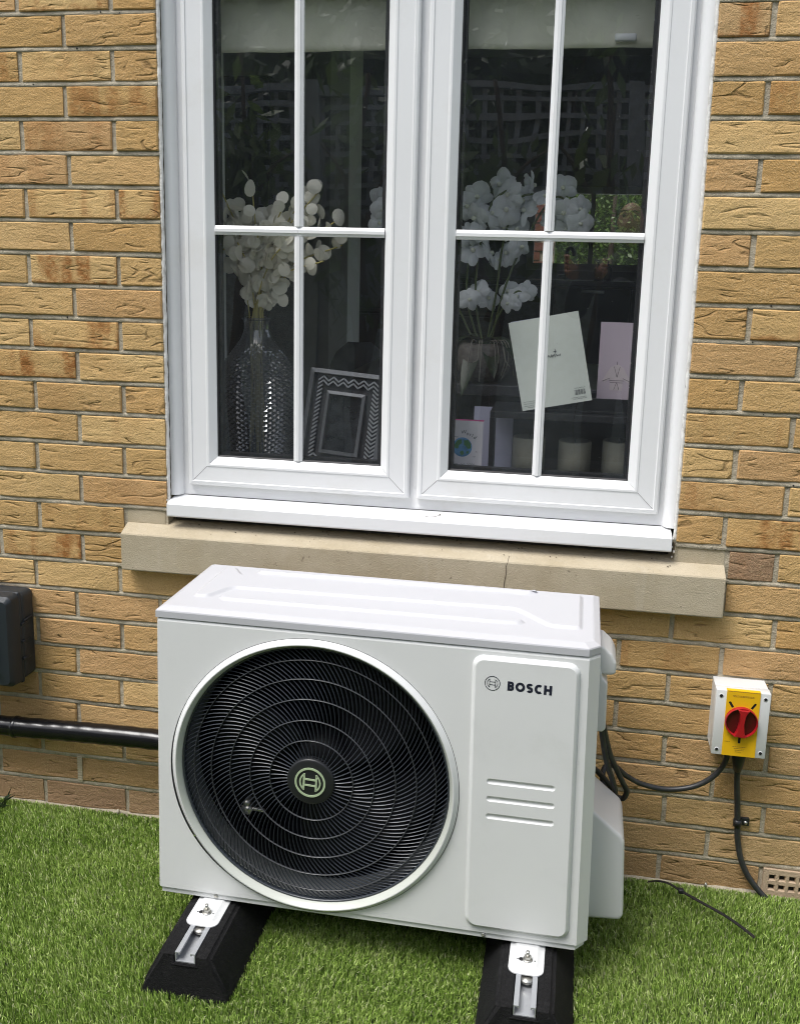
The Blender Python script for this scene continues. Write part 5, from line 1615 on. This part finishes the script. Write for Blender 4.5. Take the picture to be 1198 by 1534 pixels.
mb = MB(); mb.box(0, .098, 0, .0008, 0, .182); mb.build('card_sheet', mat('lilac_sheet', (.52, .52, .66), .6), lc)
mb = MB(); mb.add([(.0, .0015, .001), (.098, .0015, .001), (.098, .055, .001), (.0, .055, .001), (.0, .0012, .181), (.098, .0012, .181)], [(2, 3, 4, 5)]); o = mb.build('stand_leaf', mat('lilac_inside', (.5, .5, .62), .6), lc)
wc = tag(empty('earth_card', (.640, .150, .8905), (R(-5), 0, 0)), 'white card with drawn globe and handwriting beside the window mullion', 'card')
mb = MB(); mb.box(0, .098, 0, .0007, 0, .162); mb.build('card_sheet', mat('white_card', (.66, .64, .67), .6), wc)
mb = MB(); mb.add([(.0, .001, .160), (.098, .001, .160), (.098, .020, .163), (.0, .020, .163)], [(0, 1, 2, 3)]); o = mb.build('pink_edge', mat('hot_pink', (.75, .12, .36), .6), wc); o.modifiers.new('solid', 'SOLIDIFY').thickness = .0008
mb = MB(); ec = (.050, .098); mb.prism(circle(ec[0], ec[1], .0235, 32), lambda x, z, d: (x, d, z), -.0003, -.0001); mb.build('globe_drawing', mat('globe_blue', (.07, .24, .46), .6, var=.3, vscale=60), wc)
mb = MB()
for bl_ in ([(-.020, .004), (-.012, .017), (-.003, .019), (-.001, .010), (-.008, .004), (-.010, -.004), (-.017, -.004)], [(.003, .016), (.013, .018), (.020, .009), (.021, -.002), (.014, -.004), (.009, .002), (.004, .006)], [(-.006, -.012), (.002, -.008), (.005, -.016), (-.001, -.021)], [(.010, -.010), (.016, -.009), (.015, -.015), (.010, -.015)]):
    mb.prism([(ec[0] + x, ec[1] + z) for x, z in bl_], lambda x, z, d: (x, d, z), -.0006, -.00035)
mb.build('land_drawing', mat('land_green', (.045, .18, .05), .6), wc)
def text(body, parent, loc, size, rotx=90, roty=0): return lettering('handwriting', body, parent, loc, (R(rotx), R(roty), 0), size, shear=.15)
for ch_, x, z, r_ in (('W', .046, .127, -8), ('o', .0575, .125, 2), ('r', .0650, .1235, 8), ('l', .0700, .1215, 16), ('d', .0735, .1185, 26)): text(ch_, wc, (x, -.0006, z), .0125, 90, r_)
mb = MB()
for q, (x, z, ln2) in enumerate(((.020, .057, .020), (.048, .057, .010), (.063, .058, .018), (.020, .043, .008), (.034, .043, .012), (.050, .043, .014), (.082, .088, .006), (.076, .076, .006), (.030, .122, .010))): squiggle(mb, x, z, ln2, .0018, -.0005, 60 + q, .0004)
mb.build('written_lines', M['ink'], wc)
# ------------------------------------------------------------------ what the window glass mirrors and the kitchen window shows
def leaf_cloud(rng, n, c, rad, size, ratio=.42, droop=0.0, shell=.35):
    """leaf-sized quads through an uneven crown volume"""
    k = 9
    cc = rng.normal(0, .48, (k, 3)) * np.array(rad) + np.array(c)
    cr_ = rng.uniform(.38, .62, k)
    w = rng.integers(0, k, n)
    d = rng.normal(0, 1, (n, 3)); d /= np.linalg.norm(d, axis=1)[:, None]
    p = cc[w] + d * (np.array(rad) * (cr_[w] * rng.uniform(shell, 1, n))[:, None])
    t = rng.normal(0, 1, (n, 3)); t[:, 2] -= droop; t /= np.linalg.norm(t, axis=1)[:, None]
    s = np.cross(t, rng.normal(0, 1, (n, 3))); s /= np.linalg.norm(s, axis=1)[:, None]
    L = size * rng.uniform(.6, 1.3, n)[:, None]
    V = np.stack([p, p + t * L * .45 + s * L * ratio * .5, p + t * L, p + t * L * .45 - s * L * ratio * .5], 1)
    return V.reshape(-1, 3), [(4 * i, 4 * i + 1, 4 * i + 2, 4 * i + 3) for i in range(n)]
bark = mat('bark', (.07, .052, .036), .9, bump=.006, bscale=40)
green_dk = leaf_material('dark_foliage', (.022, .042, .012), (.05, .085, .022), .45, .3)
green_lt = leaf_material('light_foliage', (.055, .10, .022), (.12, .18, .045), .45, .35)
def tree(name, label, cat, loc, h, rad, n, size, m, seed, group, droop=.3):
    t = tag(empty(name, loc), label, cat, group)
    rng = np.random.default_rng(seed); rq_ = random.Random(seed)
    mb = MB()
    mb.tube(catmull([(0, 0, -.05), (rq_.uniform(-.05, .05), 0, h * .35), (rq_.uniform(-.1, .1), rq_.uniform(-.1, .1), h * .7), (0, 0, h)], 6), [max(.012, .055 * (1 - i / 21)) for i in range(19)], 8)
    for q in range(7):
        an = rq_.uniform(0, 6.28); z0 = h * rq_.uniform(.3, .7)
        mb.tube(catmull([(0, 0, z0), (math.cos(an) * rad[0] * .35, math.sin(an) * rad[1] * .35, z0 + h * .12), (math.cos(an) * rad[0] * .7, math.sin(an) * rad[1] * .7, z0 + h * .18)], 5), [max(.004, .022 * (1 - i / 12)) for i in range(11)], 6)
    mb.build('trunk', bark, t)
    V, F_ = leaf_cloud(rng, n, (0, 0, h * .72), rad, size, .42, droop)
    mb = MB(); mb.add(V, F_); mb.build('crown', m, t, recalc=False)
    return t
GB = 'garden shrubs mirrored in the window glass'
tree('garden_shrub', 'drooping leafy shrub mirrored in the upper left pane', 'shrub', (-.95, -3.2, 0), 2.5, (.55, .22, .75), 420, .15, green_lt, 1, GB, 1.5)
tree('garden_shrub', 'loose shrub mirrored between the two orchid sprays', 'shrub', (.45, -3.2, 0), 2.35, (.45, .2, .6), 260, .13, green_lt, 2, GB, 1.3)
tree('garden_shrub', 'thin leafy shrub mirrored in the upper right pane', 'shrub', (1.05, -3.15, 0), 2.5, (.42, .2, .7), 260, .13, green_lt, 3, GB, 1.4)
tree('garden_shrub', 'sparse shrub mirrored in the left pane beside the glazing bar', 'shrub', (-.25, -3.25, 0), 2.4, (.4, .2, .65), 240, .13, green_lt, 4, GB, 1.4)
GT = 'trees beyond the garden fence'
for i, (x, y, h, rx) in enumerate(((-2.6, -4.3, 2.9, .9), (-.9, -4.5, 3.1, .9), (.9, -4.4, 2.9, .9), (2.7, -4.4, 3.0, .9))):
    tree('garden_tree', ('first', 'second', 'third', 'fourth')[i] + ' dark tree behind the trellis fence facing the house, counted from the left', 'tree', (x, y, 0), h, (rx, .45, .9), 1500, .14, green_dk, 20 + i, GT)
bh = tag(empty('sky_screen_hedge', (0, -5.4, 0)), 'tall dense dark hedge added beyond the trellis fence to screen the sky', 'hedge')  # added dark backdrop that keeps low sky out of the window reflections
mb = MB(); mb.rbox(-6, 6, -.4, .3, -.1, 3.35, .15, 2); mb.build('core', mat('hedge_core', (.035, .045, .035), .95), bh)
rng = np.random.default_rng(5)
n = 9000
p = np.stack([rng.uniform(-6, 6, n), rng.uniform(.22, .45, n), rng.uniform(0, 3.45, n)], 1)
t_ = rng.normal(0, 1, (n, 3)); t_ /= np.linalg.norm(t_, axis=1)[:, None]
s_ = np.cross(t_, rng.normal(0, 1, (n, 3))); s_ /= np.linalg.norm(s_, axis=1)[:, None]
L = .13 * rng.uniform(.6, 1.3, n)[:, None]
V = np.stack([p, p + t_ * L * .5 + s_ * L * .22, p + t_ * L, p + t_ * L * .5 - s_ * L * .22], 1).reshape(-1, 3)
mb = MB(); mb.add(V, [(4 * i, 4 * i + 1, 4 * i + 2, 4 * i + 3) for i in range(n)]); mb.build('foliage', green_dk, bh, recalc=False)
# slatted fence with a trellis on top, facing the house
fn = tag(empty('trellis_fence', (0, -3.5, 0)), 'grey garden fence with square trellis top mirrored in the glass', 'fence')
fen = mat('grey_stained_wood', (.28, .32, .39), .75, var=.25, vscale=20)
slat = MB(); slat.box(-.0135, .0135, -.006, .006, 0, .62); vme = slat.mesh('trellis_upright', fen)
for i in range(48): link('trellis_upright', vme, fn, (-2.3 + i * .092, 0, 1.72))
slat = MB(); slat.box(-2.4, 2.2, .0065, .018, -.0135, .0135); hme = slat.mesh('trellis_rail', fen)
for i in range(7): link('trellis_rail', hme, fn, (0, 0, 1.735 + i * .092))
bd = MB(); bd.box(0, .148, -.01, .01, 0, 1.70); bme = bd.mesh('fence_board', fen)
for i in range(42): link('fence_board', bme, fn, (-3.1 + i * .15, .004 * (i % 2), 0))
for x in (-2.42, -.6, 1.2, 2.6):
    mb = MB(); mb.box(x - .04, x + .04, -.05, .05, 0, 2.40); mb.build('post', fen, fn)
mb = MB(); mb.box(-2.42, 2.6, -.03, .035, 2.345, 2.385); mb.build('top_rail', fen, fn)

# behind the house: hedge, neighbour's red wall, parked car
hd = tag(empty('garden_hedge', (1.2, 8.6, 0)), 'sunlit green hedge outside the far kitchen window', 'hedge')
rng = np.random.default_rng(77)
n = 22000
p = np.stack([rng.uniform(-3.2, 3.2, n), rng.uniform(-.45, .3, n), rng.uniform(0, 3.2, n)], 1)
t_ = rng.normal(0, 1, (n, 3)); t_ /= np.linalg.norm(t_, axis=1)[:, None]
s_ = np.cross(t_, rng.normal(0, 1, (n, 3))); s_ /= np.linalg.norm(s_, axis=1)[:, None]
L = .06 * rng.uniform(.6, 1.3, n)[:, None]
V = np.stack([p, p + t_ * L * .5 + s_ * L * .25, p + t_ * L, p + t_ * L * .5 - s_ * L * .25], 1).reshape(-1, 3)
mb = MB(); mb.add(V, [(4 * i, 4 * i + 1, 4 * i + 2, 4 * i + 3) for i in range(n)]); mb.build('foliage', leaf_material('hedge_leaf', (.07, .13, .03), (.16, .24, .06), .4, .35), hd, recalc=False)
mb = MB(); mb.box(-3.3, 3.3, .32, .5, 0, 3.3); mb.build('core', mat('hedge_core_light', (.03, .05, .012), .95), hd)
mb = MB()
for q in range(7): mb.tube([(-3 + q, 0, 0), (-3 + q + random.uniform(-.1, .1), .05, 2.6)], [.05, .015], 7)
mb.build('stems', bark, hd)
nw = tag(empty('neighbour_wall', (.25, 6.2, 0)), 'red brick wall outside the far kitchen window', 'wall')
mb = MB(); mb.box(-.9, .47, 0, .2, 0, 2.6); mb.build('mortar', M['mortar'], nw)
rb = MB(); rb.box(-.107, .107, -.012, .01, -.032, .032); rme = rb.mesh('brick', mat('red_brick', (.15, .055, .036), .9, var=.2, vscale=30))
for k in range(14):
    for i in range(4): link('brick', rme, nw, (.36 - i * .225 - (.1125 if k % 2 else 0), 0, 1.25 + k * .075))
car = tag(empty('parked_car', (1.22, 7.55, 0)), 'white parked car seen through the far kitchen window', 'car')
cm = mat('white_car_paint', (.75, .76, .78), .25, coat=.5)
body = [(-2.0, .35), (-2.0, .80), (-1.1, .90), (-.55, 1.38), (.75, 1.42), (1.45, .95), (2.0, .88), (2.0, .35)]
mb = MB(); mb.prism(body, lambda x, z, d: (x, d, z), -.40, .40); mb.build('body', cm, car, bevel=.05, seg=3)
for w_ in ([(-1.0, .93), (-.5, 1.32), (.05, 1.35), (.05, .95)], [(.12, .95), (.12, 1.35), (.70, 1.35), (1.25, .97)]):
    mb = MB(); mb.prism(w_, lambda x, z, d: (x, d, z), -.408, -.402); mb.build('side_window', mat('car_glass', (.02, .025, .03), .1), car)
for x in (-1.25, 1.25):
    for y in (-.34, .34):
        mb = MB(); mb.lathe([(.001, -.09), (.24, -.09), (.31, -.07), (.31, .07), (.24, .09), (.001, .09)], 24, 'y', (x, y, .31)); mb.build('wheel', M['cable'], car)

# ------------------------------------------------------------------ the person holding the phone, mirrored in the glass
per = tag(empty('person', (1.16, -2.66, 0)), 'person in dark clothes holding up a phone, mirrored in the right pane', 'person')
skin = mat('skin', (.46, .25, .18), .5)
cloth = mat('dark_clothing', (.018, .019, .023), .9)
def skinned(name, joints, edges, m, parent, root=0, sub=2):
    me = bpy.data.meshes.new(name)
    me.from_pydata([j[:3] for j in joints], edges, [])
    o = link(name, me, parent)
    md = o.modifiers.new('skin', 'SKIN'); md.use_smooth_shade = True
    for i, v_ in enumerate(me.skin_vertices[0].data):
        v_.radius = (joints[i][3], joints[i][4] if len(joints[i]) > 4 else joints[i][3]); v_.use_root = (i == root)
    sd_ = o.modifiers.new('sub', 'SUBSURF'); sd_.levels = sub; sd_.render_levels = sub
    me.materials.append(m)
    return o
J = [(0, 0, .95, .15, .11), (0, 0, 1.12, .145, .10), (0, .01, 1.30, .165, .11), (0, .015, 1.42, .11, .08), (0, .02, 1.50, .058), (0, .035, 1.56, .055),
     (-.19, .015, 1.405, .065), (-.24, .13, 1.20, .050), (-.235, .36, 1.36, .036),
     (.19, .015, 1.405, .065), (.23, .13, 1.20, .050), (-.08, .36, 1.36, .036),
     (-.09, 0, .90, .10), (-.11, .02, .50, .068), (-.12, -.02, .09, .045), (-.12, .12, .04, .040),
     (.09, 0, .90, .10), (.11, .02, .50, .068), (.12, -.02, .09, .045), (.12, .12, .04, .040)]
E_ = [(0, 1), (1, 2), (2, 3), (3, 4), (4, 5), (3, 6), (6, 7), (7, 8), (3, 9), (9, 10), (10, 11), (0, 12), (12, 13), (13, 14), (14, 15), (0, 16), (16, 17), (17, 18), (18, 19)]
skinned('body', J, E_, cloth, per)
# head
bm = bmesh.new(); bmesh.ops.create_uvsphere(bm, u_segments=28, v_segments=20, radius=1)
for v in bm.verts:
    x, y, z = v.co
    fx = .074 * (1 - .18 * max(0, -z)); fz = .115
    v.co = Vector((x * fx, y * .093 + (.012 if z < -.2 and y > 0 else 0), z * fz))
    if y > .55 and abs(x) < .22 and -.35 < z < .05: v.co.y += .016 * (1 - abs(x) / .22)
    if y > .6 and .08 < z < .28 and .2 < abs(x) < .6: v.co.y -= .008
mb = MB(); mb.bm(bm, True)
for sx in (-1, 1):
    b2 = bmesh.new(); bmesh.ops.create_uvsphere(b2, u_segments=10, v_segments=8, radius=.028)
    for v in b2.verts: v.co = Vector((sx * .074 + v.co.x * .3, v.co.y * .6 - .005, v.co.z))
    mb.bm(b2, True)
hd_ = mb.build('head', skin, per, (0, .05, 1.625), (R(12), 0, R(14)))
for sx in (-1, 1):
    mb = MB(); mb.lathe([(.001, .0105), (.008, .007), (.011, 0)], 12, 'y', (sx * .030, .072, .018)); mb.build('eye', mat('eye_dark', (.03, .025, .02), .2), hd_)
mb = MB(); mb.tube(catmull([(-.024, .083, -.052), (0, .092, -.055), (.024, .083, -.052)], 4), .0045, 6); mb.build('mouth', mat('lips', (.30, .11, .09), .5), hd_)
mb = MB()
for sx in (-1, 1): mb.tube(catmull([(sx * .012, .089, .042), (sx * .032, .086, .048), (sx * .052, .070, .040)], 4), .0035, 5)
mb.build('eyebrow', mat('brow', (.06, .045, .035), .9), hd_)
# hands closing on the phone
for sx, ox in ((-1, -.255), (1, -.155)):
    jo = [(ox + sx * -.0 , .36, 1.362, .030, .022), (ox + sx * .012, .395, 1.395, .032, .016), (ox + sx * .018, .425, 1.425, .030, .013)]
    ed = [(0, 1), (1, 2)]
    for f_ in range(4):
        b0 = len(jo)
        zz = 1.395 + f_ * .019
        jo += [(ox + sx * .030, .430, zz, .0090), (ox + sx * .034, .452, zz + .004, .0085), (ox + sx * .012, .4605, zz + .006, .0080)]
        ed += [(2, b0), (b0, b0 + 1), (b0 + 1, b0 + 2)]
    b0 = len(jo)
    jo += [(ox - sx * .012, .405, 1.405, .0105), (ox - sx * .020, .425, 1.425, .0095), (ox - sx * .016, .432, 1.448, .0085)]
    ed += [(1, b0), (b0, b0 + 1), (b0 + 1, b0 + 2)]
    skinned('hand', jo, ed, skin, per)
mb = MB(); mb.rbox(.918, .990, -2.2145, -2.2065, 1.345, 1.500, .004, 2)
ph = tag(mb.build('phone', M['black_plastic'], auto=40), 'black phone held upright, mirrored in the right pane', 'phone')
mb = MB(); mb.lathe([(.009, 0), (.009, .0015), (.001, .0015)], 16, 'y', (.948, -2.2066, 1.478)); mb.build('camera_lens', M['dark'], ph)
